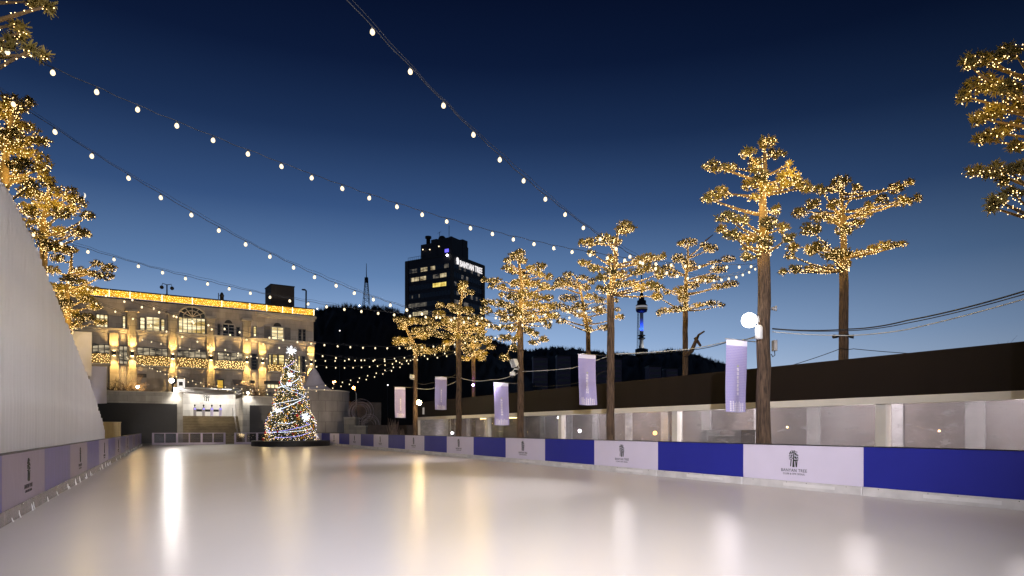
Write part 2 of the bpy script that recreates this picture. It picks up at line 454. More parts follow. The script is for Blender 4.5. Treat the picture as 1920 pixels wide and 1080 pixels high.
for k in range(-3, nL):
    a, c = seam[0] + k * LL, seam[0] + (k + 1) * LL
    white = k % 2 == 0
    p = MB(); p.box(LF, a + .003, c - .003, -.012, .04, .22, 1.13)
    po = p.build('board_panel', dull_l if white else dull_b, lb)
    if white and k >= 0:
        tag(po, 'dull lilac panel printed with a dark tree emblem')
        mid = (a + c) / 2 + .2
        emblem(LF.pt(mid, -.015, .565), LF.A, UP, -LF.B, .29, K['ink'], po)
        text_part('BANYAN TREE', .115, basis(LF.pt(mid, -.015, .475), LF.A, UP, -LF.B), mat('faded_print', (.13, .12, .12), .5), po, depth=.002, spacing=1.08)
        text_part('CLUB & SPA SEOUL', .068, basis(LF.pt(mid, -.015, .385), LF.A, UP, -LF.B), mat('faded_print_small', (.17, .15, .16), .5), po, depth=.002, spacing=1.18)
    else: tag(po, 'dull lilac panel' if white else 'dull blue panel')
t = MB(); t.bbox(LF, seam[0] - 3 * LL, 57, -.02, .07, 1.13, 1.155, .01); t.build('top_rail', K['dark_metal'], lb)

# ------------------------------------------------------------------ ribbed sheet wall on the left (side of a slope that runs down along the rink)
WB = .32
outl = []
for px, py in ((-60, 268), (-25, 305), (6, 343), (34, 395), (60, 450), (82, 505), (105, 560), (130, 622), (148, 668), (165, 710), (180, 755), (190, 788), (196, 812)):
    outl.append(LF.hit_b(px, py, WB))
WE = outl[-1][0]
def wtop(a):
    if a <= outl[0][0]: return outl[0][1]
    for (a0, h0), (a1, h1) in zip(outl, outl[1:]):
        if a0 <= a <= a1: return h0 + (h1 - h0) * (a - a0) / (a1 - a0)
    return outl[-1][1]
wall_ = thing('ribbed_wall', 'tall wall of ribbed grey sheeting whose curved top slopes down along the rink', 'wall', LF.pt(8, WB, 0))
tb = MB(); rg = random.Random(3); a = -4.0; cols = []
while a < WE: cols.append(a); a += .055
cols.append(WE)
nR = 34; vs = []; fs = []
ph = [rg.uniform(0, 6.28) for _ in range(8)]
step_top = None
for i, a in enumerate(cols):
    # ribs, with the slow waviness of hung sheet
    rib = .016 * math.cos(2 * PI * i / 6.0) + 0.006 * math.sin(a * 2.3 + ph[0]) + .004 * math.sin(a * 5.1 + ph[1])
    if i % 9 == 0 or step_top is None: step_top = wtop(a)
    tp = step_top
    for r in range(nR + 1):
        h = tp * r / nR
        wv = .010 * (h / 1.15 - math.floor(h / 1.15)) + .003 * math.sin(h * 3.1 + ph[2] + 1.1 * math.sin(a * 1.4)) + .002 * math.sin(h * 7.3 + a * .8 + ph[3]) + .0012 * math.sin(h * 13 + a * 2.1)
        vs.append(LF.pt(a, WB - rib - wv, h))
for i in range(len(cols) - 1):
    for r in range(nR): q = i * (nR + 1) + r; fs.append((q, q + nR + 1, q + nR + 2, q + 1))
tb.add(vs, fs, 0, True)
m, nt, b, out = nodes('ribbed_sheeting'); L = nt.links.new
tc = N(nt, 'ShaderNodeTexCoord'); mp = N(nt, 'ShaderNodeMapping'); mp.inputs['Rotation'].default_value = (0, 0, -LF.ang); mp.inputs['Scale'].default_value = (3.0, .2, .12); L(tc.outputs['Object'], mp.inputs[0])
nz = N(nt, 'ShaderNodeTexNoise'); nz.inputs['Scale'].default_value = 1.6; nz.inputs['Detail'].default_value = 6; L(mp.outputs[0], nz.inputs['Vector'])
cr = N(nt, 'ShaderNodeValToRGB'); cr.color_ramp.elements[0].position = .3; cr.color_ramp.elements[1].position = .7
cr.color_ramp.elements[0].color = (.60, .58, .60, 1); cr.color_ramp.elements[1].color = (.66, .64, .66, 1); L(nz.outputs['Fac'], cr.inputs[0]); L(cr.outputs[0], b.inputs['Base Color'])
b.inputs['Roughness'].default_value = .13; b.inputs['Specular IOR Level'].default_value = .7
b.inputs['Anisotropic'].default_value = 1.0; tn = N(nt, 'ShaderNodeTangent'); tn.direction_type = 'RADIAL'; tn.axis = 'Z'; L(tn.outputs[0], b.inputs['Tangent'])
b.inputs['Roughness'].default_value = .42
tb.build('sheeting', m, wall_)
q = MB(); n = 40; q.tube([LF.pt(-4 + (WE + 4) * i / n, WB + .06, wtop(-4 + (WE + 4) * i / n) - .05) for i in range(n + 1)], .03, 6)
q.tube([LF.pt(WE, WB + .06, 0), LF.pt(WE, WB + .06, outl[-1][1])], .03, 6)
q.build('edge_tube', K['steel'], wall_)
for i in range(8):
    a = -3 + (WE + 2.5) * i / 7
    q = MB(); q.tube([LF.pt(a, WB + .09, -.05), LF.pt(a, WB + .09, wtop(a) - .15)], .04, 6); q.build('support_post', K['dark_metal'], wall_)

# pale box beside the wall's low end
bx0 = RK.hit_b(197, 800, 44)[0]; bx1 = RK.hit_b(225, 800, 44)[0]; bh = RK.hit_b(225, 791, 44)[1]
pb = thing('storage_cabinet', 'low beige timber cabinet beside the low end of the ribbed wall', 'cabinet', RK.pt((bx0 + bx1) / 2, 44.4, 0))
c = MB(); c.bbox(RK, bx0 - .6, bx1, 44, 45.1, 0, bh - .03, .02); c.build('carcass', mat('beige_ply', (.48, .36, .17), .6, var=.12, scale=4, stretch=(3, 3, .3)), pb)
c = MB(); c.bbox(RK, bx0 - .63, bx1 + .03, 43.97, 45.13, bh - .03, bh, .01); c.build('top_board', mat('beige_ply_top', (.5, .4, .22), .6), pb)

# ------------------------------------------------------------------ glazed cabana row on the right
AW = 19.5
sB = s_at(783, AW)
cab = thing('cabana_row', 'long low building with dark brown fascia and clouded windows behind the bright rink board', 'building', RK.pt(AW, 20, 0))
fb = MB(); fb.bbox(RK, AW - .22, AW + .05, -6, sB + .15, 2.53, 3.77, .02)
fb.build('fascia', [mat('brown_fascia', (.0105, .0062, .005), .7, var=.15, spec=.2, scale=1.2, bump=.1, bscale=5, stretch=(1, 1, .3)), K['black']], cab)
bm_ = MB(); bm_.bbox(RK, AW - .235, AW + .12, -6, sB, 2.31, 2.528, .015); bm_.build('beam', mat('cream_beam', (.70, .66, .60), .5, var=.05), cab)
rf = MB(); rf.box(RK, AW + .06, AW + 3.2, -6, sB, 2.62, 2.8); rf.build('roof', K['black'], cab)
fl = MB(); fl.box(RK, AW - .3, AW + 3.0, -6, sB, -.05, .12); fl.build('floor', mat('grey_deck', (.25, .23, .22), .5), cab)
posts = [s_at(px, AW) for px in (786, 917, 1054, 1270, 1657)] + [s_at(1657, AW) - 8.9]
pm = mat('cream_post', (.66, .62, .56), .5, var=.05)
for i, s in enumerate(posts):
    q = MB(); q.bbox(RK, AW - .16, AW + .14, s - .17, s + .17, .12, 2.308, .015); q.build('post', pm, cab)
q = MB(); q.bbox(RK, AW - .05, AW + 3.0, sB - .02, sB + .12, 0, 2.6, .01); q.build('end_wall', K['white'], cab)
m, nt, b, out = nodes('clouded_vinyl'); L = nt.links.new
tr = N(nt, 'ShaderNodeBsdfTransparent'); tr.inputs[0].default_value = (.86, .85, .87, 1)
gl = N(nt, 'ShaderNodeBsdfGlossy'); gl.inputs['Roughness'].default_value = .12; gl.inputs['Color'].default_value = (.8, .8, .82, 1)
df = N(nt, 'ShaderNodeBsdfDiffuse'); df.inputs['Color'].default_value = (.38, .36, .38, 1)
tl = N(nt, 'ShaderNodeBsdfTranslucent'); tl.inputs['Color'].default_value = (.42, .40, .42, 1)
tc = N(nt, 'ShaderNodeTexCoord'); nz = N(nt, 'ShaderNodeTexNoise'); nz.inputs['Scale'].default_value = 1.4; nz.inputs['Detail'].default_value = 8; nz.inputs['Roughness'].default_value = .65
mp = N(nt, 'ShaderNodeMapping'); mp.inputs['Scale'].default_value = (1, 1, 3.5); L(tc.outputs['Object'], mp.inputs[0]); L(mp.outputs[0], nz.inputs['Vector'])
bp = N(nt, 'ShaderNodeBump'); bp.inputs['Strength'].default_value = .9; bp.inputs['Distance'].default_value = .08; L(nz.outputs['Fac'], bp.inputs['Height']); L(bp.outputs[0], gl.inputs['Normal'])
m1 = N(nt, 'ShaderNodeMixShader'); m1.inputs[0].default_value = .5; L(df.outputs[0], m1.inputs[1]); L(tl.outputs[0], m1.inputs[2])
rr = N(nt, 'ShaderNodeMapRange'); rr.inputs['From Min'].default_value = .3; rr.inputs['From Max'].default_value = .7; rr.inputs['To Min'].default_value = .26; rr.inputs['To Max'].default_value = .48; L(nz.outputs['Fac'], rr.inputs['Value'])
m2 = N(nt, 'ShaderNodeMixShader'); L(rr.outputs[0], m2.inputs[0]); L(tr.outputs[0], m2.inputs[1]); L(m1.outputs[0], m2.inputs[2])
fz = N(nt, 'ShaderNodeFresnel'); fz.inputs['IOR'].default_value = 1.3
m3 = N(nt, 'ShaderNodeMixShader'); L(fz.outputs[0], m3.inputs[0]); L(m2.outputs[0], m3.inputs[1]); L(gl.outputs[0], m3.inputs[2]); L(m3.outputs[0], out.inputs['Surface'])
nt.nodes.remove(b)
vinyl = m
mul = MB(); rg = random.Random(11)
for i in range(len(posts) - 1):
    s1, s0_ = posts[i] - .17, posts[i + 1] + .17
    nb = 2
    for k in range(nb):
        a0 = s0_ + (s1 - s0_) * k / nb; a1 = s0_ + (s1 - s0_) * (k + 1) / nb
        vs = []; fs = []; nx, nz_ = 40, 10
        for x in range(nx + 1):
            for z in range(nz_ + 1):
                s = a0 + .03 + (a1 - a0 - .06) * x / nx; h = .13 + 2.17 * z / nz_
                vs.append(RK.pt(AW + .03 + .008 * math.sin(s * 3 + h * 2.2 + i) + .006 * math.sin(h * 9 + s * 1.3), s, h))
        for x in range(nx):
            for z in range(nz_): q = x * (nz_ + 1) + z; fs.append((q, q + 1, q + nz_ + 2, q + nz_ + 1))
        v = MB(); v.add(vs, fs, 0, True); v.build('vinyl_window', vinyl, cab)
        if k: mul.box(RK, AW, AW + .06, a0 - .03, a0 + .03, .12, 2.318)
mul.build('mullions', K['steel'], cab)
# back wall with pale piers between dark panels
bw = MB(); bw.box(RK, AW + 2.8, AW + 3.0, -6, sB, .12, 2.6)
bw.build('back_wall', mat('back_wall_grey', (.15, .125, .12), .7, var=.25, scale=1.5), cab)
pi_ = MB(); s = -4.0
while s < sB - 1:
    pi_.box(RK, AW + 2.72, AW + 2.798, s, s + .55, .12, 2.6); s += 2.9 + .4 * math.sin(s)
pi_.build('wall_piers', mat('grey_pier', (.36, .35, .36), .6), cab)
lb_ = MB(); lb_.box(RK, AW + 2.1, AW + 2.75, 4, 30, .121, .62); lb_.build('window_bench', mat('pale_bench', (.5, .47, .45), .5), cab)
def lamp_in(px, py, a, r, col, st, watts, name='lamp'):
    s, h = RK.hit_a(px, py, a)
    q = MB(); q.sphere(RK.pt(a, s, h), r, 10, 8); lo = q.build(name, emit('cabana_lamp_glow', col, st), cab)
    l = bpy.data.lights.new('cabana_lamp', 'POINT'); l.energy = watts; l.color = col; l.shadow_soft_size = r
    o = bpy.data.objects.new('cabana_lamp', l); COL.objects.link(o); o.parent = cab; o.location = RK.pt(a - .25, s, h + .2) - ORG[cab.name]
lamp_in(1087, 808, 20.6, .08, (1, .95, 1), 30, 60)
lamp_in(1228, 812, 21.4, .10, (1, .55, .10), 8, 50)
lamp_in(1476, 801, 20.6, .03, (1, .6, .25), 30, 10)
lamp_in(1761, 808, 20.6, .03, (1, .5, .2), 20, 5)
lamp_in(848, 812, 20.6, .09, (.92, .88, 1), 40, 70)
lamp_in(806, 792, 21.0, .08, (.75, .55, 1), 12, 45)
lamp_in(888, 788, 21.6, .07, (1, .72, .3), 25, 45)
lamp_in(1047, 783, 20.4, .06, (1, .97, .95), 40, 20)
for px0, px1 in ((900, 913), (950, 968)):
    a = 21.9; s_0 = RK.hit_a(px0, 788, a)[0]; s_1 = RK.hit_a(px1, 788, a)[0]
    q = MB(); q.box(RK, a, a + .12, min(s_0, s_1), max(s_0, s_1), 2.3, 2.36); q.build('light_strip', emit('strip_glow', (1, .74, .3), 9), cab)
s_0 = RK.hit_a(1300, 770, 21)[0]; s_1 = RK.hit_a(1328, 770, 21)[0]
q = MB(); q.box(RK, 20.4, 21.2, s_1, s_0, 2.56, 2.6); q.build('ceiling_panel', emit('ceiling_panel_glow', (.95, .95, 1), 2.2), cab)
for sx in (3, 9, 14, 20, 27):      # ceiling lamps that light the rooms
    q = MB(); q.lathe(RK.pt(20.9, sx, 2.55), [(.09, 0), (.11, .07)], 12); q.build('ceiling_lamp', emit('ceiling_lamp_glow', (1, .86, .72), 5), cab)
    l = bpy.data.lights.new('cabana_lamp', 'POINT'); l.energy = 270; l.color = (1, .92, .92); l.shadow_soft_size = .5
    o = bpy.data.objects.new('cabana_lamp', l); COL.objects.link(o); o.parent = cab; o.location = RK.pt(20.9, sx, 2.35) - ORG[cab.name]
# emblem light box at the far end of the fascia
q = MB(); q.box(RK, AW - .225, AW - .2205, *sorted((s_at(797, AW), s_at(800.5, AW))), 2.75, 3.3); q.build('fascia_emblem', emit('fascia_emblem_glow', (.8, .72, .66), .35), cab)
# grey booth seat inside
s_ = RK.hit_a(1355, 815, 20.9)[0]
bs = thing('booth_seat', 'grey booth seat with two capped end posts seen through the clouded window', 'seat', RK.pt(20.9, s_, .12))
gm = mat('grey_upholstery', (.06, .058, .06), .8)
q = MB(); q.bbox(RK, 20.8, 21.5, s_ - .75, s_ + .75, .121, 1.28, .03); q.build('backrest', gm, bs)
for e in (-1, 1):
    q = MB(); q.bbox(RK, 20.75, 21.55, s_ + e * .95 - .195, s_ + e * .95 + .195, .121, 1.45, .02); q.build('end_post', gm, bs)
    q = MB(); q.bbox(RK, 20.68, 21.62, s_ + e * .95 - .27, s_ + e * .95 + .27, 1.451, 1.52, .02); q.build('post_cap', gm, bs)
# ------------------------------------------------------------------ pines hung with fairy lights
def tuft(b, c, r, rg, n=15):
    c = Vector(c)
    ax = Vector((rg.gauss(0, 1), rg.gauss(0, 1), rg.gauss(.5, 1))).normalized()
    for i in range(n):
        d = (Vector((rg.gauss(0, 1), rg.gauss(0, 1), rg.gauss(0, 1))).normalized() + ax * .35).normalized()
        s = d.cross(Vector((rg.gauss(0, 1), rg.gauss(0, 1), rg.gauss(0, 1)))).normalized() * (r * rg.uniform(.13, .22))
        l = r * rg.uniform(.75, 1.35)
        o = len(b.v)
        b.v.extend([c + s, c - s, c + d * l - s * .3, c + d * l + s * .3]); b.f.append([o, o + 1, o + 2, o + 3]); b.mi.append(0); b.sm.append(False)

def pine(label, px, Z, rpx, top_py, pads, seed, group='fairy lit pines beside the rink', base_h=0.0, led=1.0, ledr=.0105, tr=.10, stub=None, far=False, lean=0.0, glow=16, gw=30):
    rg = random.Random(seed)
    base = P(px, HY, Z); base.z = base_h - .04
    r0 = rpx / F * Z
    top = P(px + lean, top_py, Z)
    root = thing('pine_tree', label, 'pine tree', base, group)
    W = MB(); C = MB(); Ld = MB()
    # trunk
    n = 14; pts = []; rad = []
    H = top.z - base.z
    for i in range(n + 1):
        t = i / n
        pts.append(base.lerp(top, t) + Vector((rg.uniform(-.02, .02), rg.uniform(-.02, .02), 0)))
        rad.append(r0 * (1.12 - .2 * t + (.15 * (1 - t) ** 6)))
    W.tube(pts, rad, 18, 0, True, True, .045, rg)
    # central leader up through the crown
    pc = [P(x, y, Z) for x, y, rx, ry in pads]
    hi = max(pc, key=lambda q: q.z)
    hw = max(abs(q.x - top.x) for q in pc) * .75 + .2
    leader = []
    ltop = Vector((hi.x * .6 + top.x * .4, Z + rg.uniform(-.2, .2), hi.z - .1))
    for i in range(7):
        t = i / 6
        leader.append(top.lerp(ltop, t) + Vector((math.sin(t * 7 + seed) * .10 * t, math.cos(t * 5 + seed) * .12 * t, 0)))
    W.tube(leader, [r0 * .8 * (1 - t / 6 * .8) + .015 for t in range(7)], 8, 1)
    def led_at(q): Ld.tetra(q, ledr * rg.uniform(.75, 1.25))
    def wrap(pts, rad, step=.085):
        acc = 0
        for i in range(len(pts) - 1):
            d = pts[i + 1] - pts[i]; l = d.length
            if l < 1e-6: continue
            k = max(1, int(l / step * led))
            for j in range(k):
                t = (j + rg.random()) / k
                r = (rad[i] * (1 - t) + rad[i + 1] * t) + ledr * 1.3
                v = Vector((rg.gauss(0, 1), rg.gauss(0, 1), rg.gauss(0, 1)))
                v = (v - d * (v.dot(d) / (l * l))).normalized()
                led_at(pts[i] + d * t + v * r)
    wrap(leader, [r0 * .8 * (1 - t / 6 * .8) + .015 for t in range(7)], .03)
    # wrap the collar where the lights begin
    for i in range(int(46 * led)):
        a = rg.uniform(0, 6.28); hh = rg.uniform(-.05, .25)
        led_at(top + Vector((math.cos(a) * (r0 + .02), math.sin(a) * (r0 + .02), hh)))
    for (x, y, rx, ry), q in zip(pads, pc):
        off = abs(q.x - top.x)
        dz = rg.uniform(-1, 1) * math.sqrt(max(.05, hw * hw - off * off * .55)) * .8
        q = P(x, y, Z + dz)
        # attach low on the leader, limbs rise outwards
        hz = math.hypot(q.x - top.x, dz)
        az = max(top.z + .02, min(q.z - .22 * hz - .05, ltop.z - .15))
        t = min(.97, max(0, (az - top.z) / max(.1, ltop.z - top.z)))
        k = t * 6; i = min(5, int(k)); A_ = leader[i].lerp(leader[i + 1], k - i)
        sw = Vector((rg.uniform(-.12, .12), rg.uniform(-.12, .12), rg.uniform(-.14, .05))) * min(1.5, hz)
        m1 = A_.lerp(q, .35) + sw * .7 + Vector((0, 0, -.05 * hz)); m2 = A_.lerp(q, .72) + sw * .6
        lp = []
        for s in range(8):
            u = s / 7; v = 1 - u
            lp.append(A_ * v ** 3 + m1 * (3 * v * v * u) + m2 * (3 * v * u * u) + q * u ** 3)
        lr = [max(.012, (.032 + .012 * hz) * (1 - .75 * s / 7)) * (r0 / .17) ** .5 for s in range(8)]
        W.tube(lp, lr, 6, 1)
        wrap(lp, lr, .055)
        RX = rx / F * Z; RY = ry / F * Z
        nt_ = max(4, int(RX * RY * 3.14 / (tr * tr) * 1.7) + 4)
        for _ in range(nt_):
            while True:
                v = Vector((rg.uniform(-1, 1), rg.uniform(-1, 1), rg.uniform(-1, 1)))
                if v.length < 1: break
            c = q + Vector((v.x * RX, v.y * RX * .8, v.z * RY * .9))
            tuft(C, c, tr * rg.uniform(.7, 1.15), rg, 12 if far else 16)
            if rg.random() < .35: W.tube([q.lerp(c, .1), c], [.012, .007], 4, 1, False)
        for _ in range(int((RX * RY * 3.14 * 190 + 6) * led)):
            while True:
                v = Vector((rg.uniform(-1, 1), rg.uniform(-1, 1), rg.uniform(-1, 1)))
                if v.length < 1: break
            led_at(q + Vector((v.x * RX * 1.02, v.y * RX * .85, v.z * RY * 1.0 - .03)))
    if stub:
        for line, rr in stub:
            sp_ = [P(x, y, Z + dzz) for x, y, dzz in line]
            W.tube(sp_, rr, 7, 0)
    # the light the fairy lights throw on needles and bark, shared among a few soft lamps in the crown
    kk = glow; order = sorted(range(len(pads)), key=lambda i: (pc[i].z * 7.3 + pc[i].x * 3.1) % 1.0)
    for i in order[:kk]:
        q = pc[i].lerp(top + Vector((0, 0, .3 * (ltop.z - top.z))), rg.uniform(.0, .3)) + Vector((0, rg.uniform(-.6, .2), -.22))
        l = bpy.data.lights.new('fairy_glow', 'POINT'); l.energy = gw; l.color = (1, .68, .17); l.shadow_soft_size = .35
        o = bpy.data.objects.new('fairy_glow', l); COL.objects.link(o); o.parent = root; o.location = q - base
    W.build('trunk', [K['bark'], K['limb']], root)
    C.build('crown', K['needle'], root)
    tag(Ld.build('fairy_lights', K['led_far'] if far else K['led'], root), kind='stuff')
    return root

D1 = 16.2
def zrow(px, d=D1): return F * d / (CA * (px - 293))
T7 = [(1437,266,17,12),(1401,286,15,9),(1456,288,18,8),(1336,311,20,10),(1370,314,14,8),(1416,310,14,14),(1478,306,5,4),(1348,363,24,13),(1326,372,12,8),(1406,346,16,10),(1428,331,16,12),(1413,370,13,7),(1478,329,24,11),(1497,341,16,12),(1468,346,18,10),(1435,353,14,12),(1514,353,16,8),(1360,406,20,9),(1391,411,16,9),(1353,430,10,7),(1375,440,18,9),(1403,447,20,9),(1442,418,16,12),(1435,452,18,12),(1456,394,10,10),(1403,481,16,7),(1401,464,10,6),(1468,428,12,10),(1478,445,12,8)]
T8 = [(1576,338,16,9),(1607,350,10,7),(1565,353,14,9),(1541,355,14,8),(1524,382,16,10),(1499,399,16,10),(1563,382,14,10),(1539,406,20,10),(1569,410,20,9),(1520,429,18,12),(1582,431,16,10),(1607,418,16,10),(1624,401,14,7),(1680,352,16,10),(1703,342,10,7),(1654,374,12,8),(1631,384,10,6),(1695,376,20,9),(1722,370,6,8),(1667,459,20,7),(1693,457,9,6),(1637,467,14,7),(1607,476,16,9),(1576,474,18,10),(1535,463,22,10),(1486,463,14,9),(1480,478,12,6),(1556,480,16,8),(1520,470,14,8),(1522,504,16,7),(1493,504,16,7),(1467,510,8,6),(1552,504,14,7),(1582,495,14,10)]
T4 = [(1170,426,18,14),(1184,428,8,6),(1102,455,18,9),(1133,448,18,10),(1153,453,14,9),(1109,474,8,5),(1095,493,13,6),(1114,503,13,6),(1145,486,10,12),(1145,508,12,12),(1165,513,12,9),(1129,520,12,8),(1198,489,16,9),(1220,484,20,9),(1242,481,8,6),(1213,501,22,9),(1237,513,12,9),(1194,510,14,8),(1165,532,12,7),(1186,532,16,7),(1203,539,12,9),(1222,534,12,9),(1232,539,12,7),(1232,556,10,8),(1131,542,16,9),(1143,544,12,8)]
T5 = [(1056,530,18,13),(1044,534,8,7),(1066,515,12,6),(1078,534,14,8),(1092,520,12,5),(1097,539,12,8),(1109,527,10,6),(1066,558,20,7),(1044,573,18,8),(1037,592,14,7),(1068,580,16,7),(1088,573,16,8),(1109,556,14,8),(1126,563,12,7),(1124,582,14,8),(1090,590,14,7),(1102,602,10,8),(1054,602,12,5),(1133,614,14,6),(1104,618,9,6),(1155,563,6,5),(1158,580,6,5),(1162,594,10,6)]
T6 = [(1292,454,18,8),(1276,457,8,5),(1333,465,14,9),(1322,459,10,6),(1274,484,15,10),(1252,502,14,8),(1263,513,12,8),(1292,497,14,12),(1365,485,14,6),(1341,492,14,4),(1349,505,18,7),(1319,524,20,8),(1338,521,14,7),(1298,535,14,8),(1276,543,14,9),(1370,532,16,7),(1349,537,16,6),(1282,559,12,10),(1252,548,12,4),(1231,537,10,7),(1233,556,10,7),(1247,582,14,6),(1235,587,6,6),(1268,578,12,5),(1335,568,16,5),(1352,572,7,5),(1309,572,14,4),(1284,575,10,7)]
T3 = [(976,473,10,8),(962,480,10,9),(952,489,8,6),(980,487,8,9),(952,503,12,7),(962,508,9,6),(1013,499,13,8),(996,503,9,7),(1006,510,12,6),(1015,515,6,5),(1029,519,8,6),(983,515,12,9),(913,525,12,5),(929,526,12,6),(922,536,8,6),(941,538,12,6),(966,531,12,9),(987,531,12,12),(1003,531,12,8),(1020,536,12,8),(1033,540,8,4),(941,552,6,5),(962,556,16,8),(985,552,14,10),(1003,556,14,8),(1027,559,12,7),(915,566,14,7),(936,568,14,8),(955,573,16,8),(983,570,18,9),(1008,573,18,8),(1029,575,14,7),(911,582,12,8),(941,587,14,7),(969,584,16,8),(992,587,16,8),(1020,587,12,7),(1038,591,10,7),(948,598,14,6),(969,596,14,7),(994,598,16,7),(1020,600,12,6),(1027,610,6,7),(932,614,12,6),(957,614,16,7),(992,619,10,8),(1003,626,8,6),(946,633,16,7),(966,635,10,7),(964,651,8,8),(1020,635,10,7),(1003,642,14,4),(946,670,10,7)]
T2 = [(868,533,10,8),(868,545,10,8),(882,548,8,5),(824,572,8,6),(845,572,10,4),(859,580,16,7),(877,582,12,7),(822,589,14,8),(803,600,10,7),(813,610,12,7),(840,603,16,8),(866,603,16,10),(889,598,16,9),(905,603,12,8),(917,610,10,6),(852,614,16,9),(880,617,16,9),(901,619,14,8),(831,628,14,7),(857,630,14,8),(877,635,14,7),(901,633,14,7),(917,635,8,6),(840,644,12,6),(831,653,12,6)]
T2B = [(870,649,14,8),(891,647,12,7),(880,660,12,7),(901,663,14,7),(921,651,10,5),(873,672,10,5),(903,672,10,5),(912,640,10,6),(886,636,10,6)]
T1 = [(745,599,10,6),(759,600,10,7),(775,601,12,7),(755,612,10,6),(792,603,10,6),(785,621,14,8),(799,619,12,7),(813,623,12,7),(748,637,12,6),(743,643,8,5),(762,640,12,7),(771,649,12,7),(789,651,12,7),(785,660,12,7),(806,658,14,6),(824,654,10,5),(794,630,12,7)]
T9 = [(1829,114,24,12),(1858,110,24,12),(1899,95,26,12),(1814,118,12,10),(1807,181,14,14),(1840,158,30,16),(1866,162,22,12),(1899,162,24,14),(1836,221,18,14),(1870,207,30,16),(1903,192,24,16),(1862,251,26,12),(1840,262,12,12),(1895,236,24,10),(1907,273,14,12),(1829,321,24,10),(1858,318,24,12),(1888,318,24,10),(1914,314,20,12),(1877,340,10,10),(1870,377,18,12),(1899,362,20,10),(1858,388,8,8),(1970,92,30,16),(2060,150,40,20),(2080,260,40,20),(1985,300,30,14),(1990,190,34,18)]
TN = [(60,3,30,8),(90,12,12,7),(35,45,12,10),(42,60,12,10),(12,84,16,13),(30,72,14,8),(80,105,10,5),(55,94,12,6),(-10,104,14,10),(-70,40,30,20),(-120,-60,40,20),(-220,10,40,24),(-260,110,40,20),(-110,120,30,16)]
LA = [(27,195,34,13),(2,200,24,14),(9,218,30,12),(40,240,30,11),(75,264,22,9),(18,275,30,14),(62,293,28,12),(80,315,20,9),(40,311,24,12),(13,311,24,12),(55,190,12,8),(40,335,22,10),(60,345,14,8),(86,334,14,8),(-30,250,40,20),(-60,310,40,20),(20,250,24,12),(50,268,18,9)]
LBp = [(89,342,14,10),(120,360,26,10),(53,360,24,12),(147,378,16,9),(164,404,12,8),(89,382,26,12),(48,391,20,10),(115,400,22,10),(67,418,26,12),(147,435,18,9),(107,435,22,11),(89,458,24,11),(165,440,9,6),(60,398,16,10),(135,392,16,8),(70,440,18,9),(130,372,14,7),(75,365,16,9)]
LCp = [(115,470,16,8),(130,468,16,8),(204,502,14,9),(195,517,18,8),(170,512,14,7),(147,507,14,8),(107,484,14,9),(98,507,16,9),(133,524,18,9),(169,542,18,8),(107,538,16,10),(147,551,18,9),(120,569,16,10),(178,573,14,8),(133,587,18,9),(160,595,18,8),(138,609,18,8),(187,604,14,6),(112,555,14,9),(160,560,14,8),(118,595,14,8),(182,494,12,6),(155,528,12,7)]
Z7 = zrow(1432); Z4 = zrow(1145); Z3 = zrow(976); Z2 = zrow(860); Z1 = zrow(779)
pine('tall fairy lit pine with the blazing floodlight and largest lavender banner on its trunk', 1432, Z7, 12, 478, T7, 71)
pine('fairy lit pine behind the brown fascia with dark lamp heads round its trunk', 1582, 25.5, 8.5, 508, T8, 82, base_h=0)
pine('fairy lit pine whose thick trunk stands beside the banner nearest the far blue tower', 1145, Z4, 7, 553, T4, 43)
pine('smaller fairy lit pine behind the brown fascia, its thin trunk showing just above a banner', 1103, 45, 4.6, 622, T5, 54, far=True)
pine('fairy lit pine behind the brown fascia with a bare forked branch strapped to its trunk', 1285, 41, 5.2, 582, T6, 65, far=True,
     stub=[([(1284, 668, -.1), (1297, 658, -.3), (1304, 641, -.35), (1310, 628, -.35), (1321, 621, -.4)], [.13, .14, .11, .07, .05]), ([(1303, 633, -.35), (1308, 640, -.4), (1314, 649, -.45)], [.10, .10, .07]),
           ([(1322, 452, 0), (1337, 440, .1)], [.05, .02])])
pine('broad fairy lit pine behind the board with the white box floodlight on its trunk', 976, Z3, 6, 604, T3, 36)
pine('fairy lit pine whose top stands out against the dark hotel tower', 860, Z2, 5, 634, T2, 27)
pine('slim pine with a violet lit trunk in front of the tower', 888, 49, 3.6, 668, T2B, 28, far=True)
pine('low fairy lit pine at the far end of the row above the warm starry lamp', 779, Z1, 4.2, 656, T1, 19)
pine('fairy lit pine cut off by the picture edge high above the brown fascia', 1985, 13.6, 17, 420, T9, 90, led=.75, ledr=.009, glow=10, gw=14)
pine('fairy lit pine branches holding the long wavy festoon string in the top corner', -150, 9.6, 25, 190, TN, 15, led=.6, ledr=.008, glow=6, gw=3)
pine('tallest fairy lit pine rising above the highest part of the ribbed wall', -10, 18.2, 12, 420, LA, 31, led=1.0, gw=20)
pine('fairy lit pine beside the crescent moon behind the ribbed wall', 78, 23.8, 9, 520, LBp, 32, led=1.0)
pine('fairy lit pine hanging over the white banners and the clubhouse corner', 128, 32, 6.8, 625, LCp, 33, led=1.0)

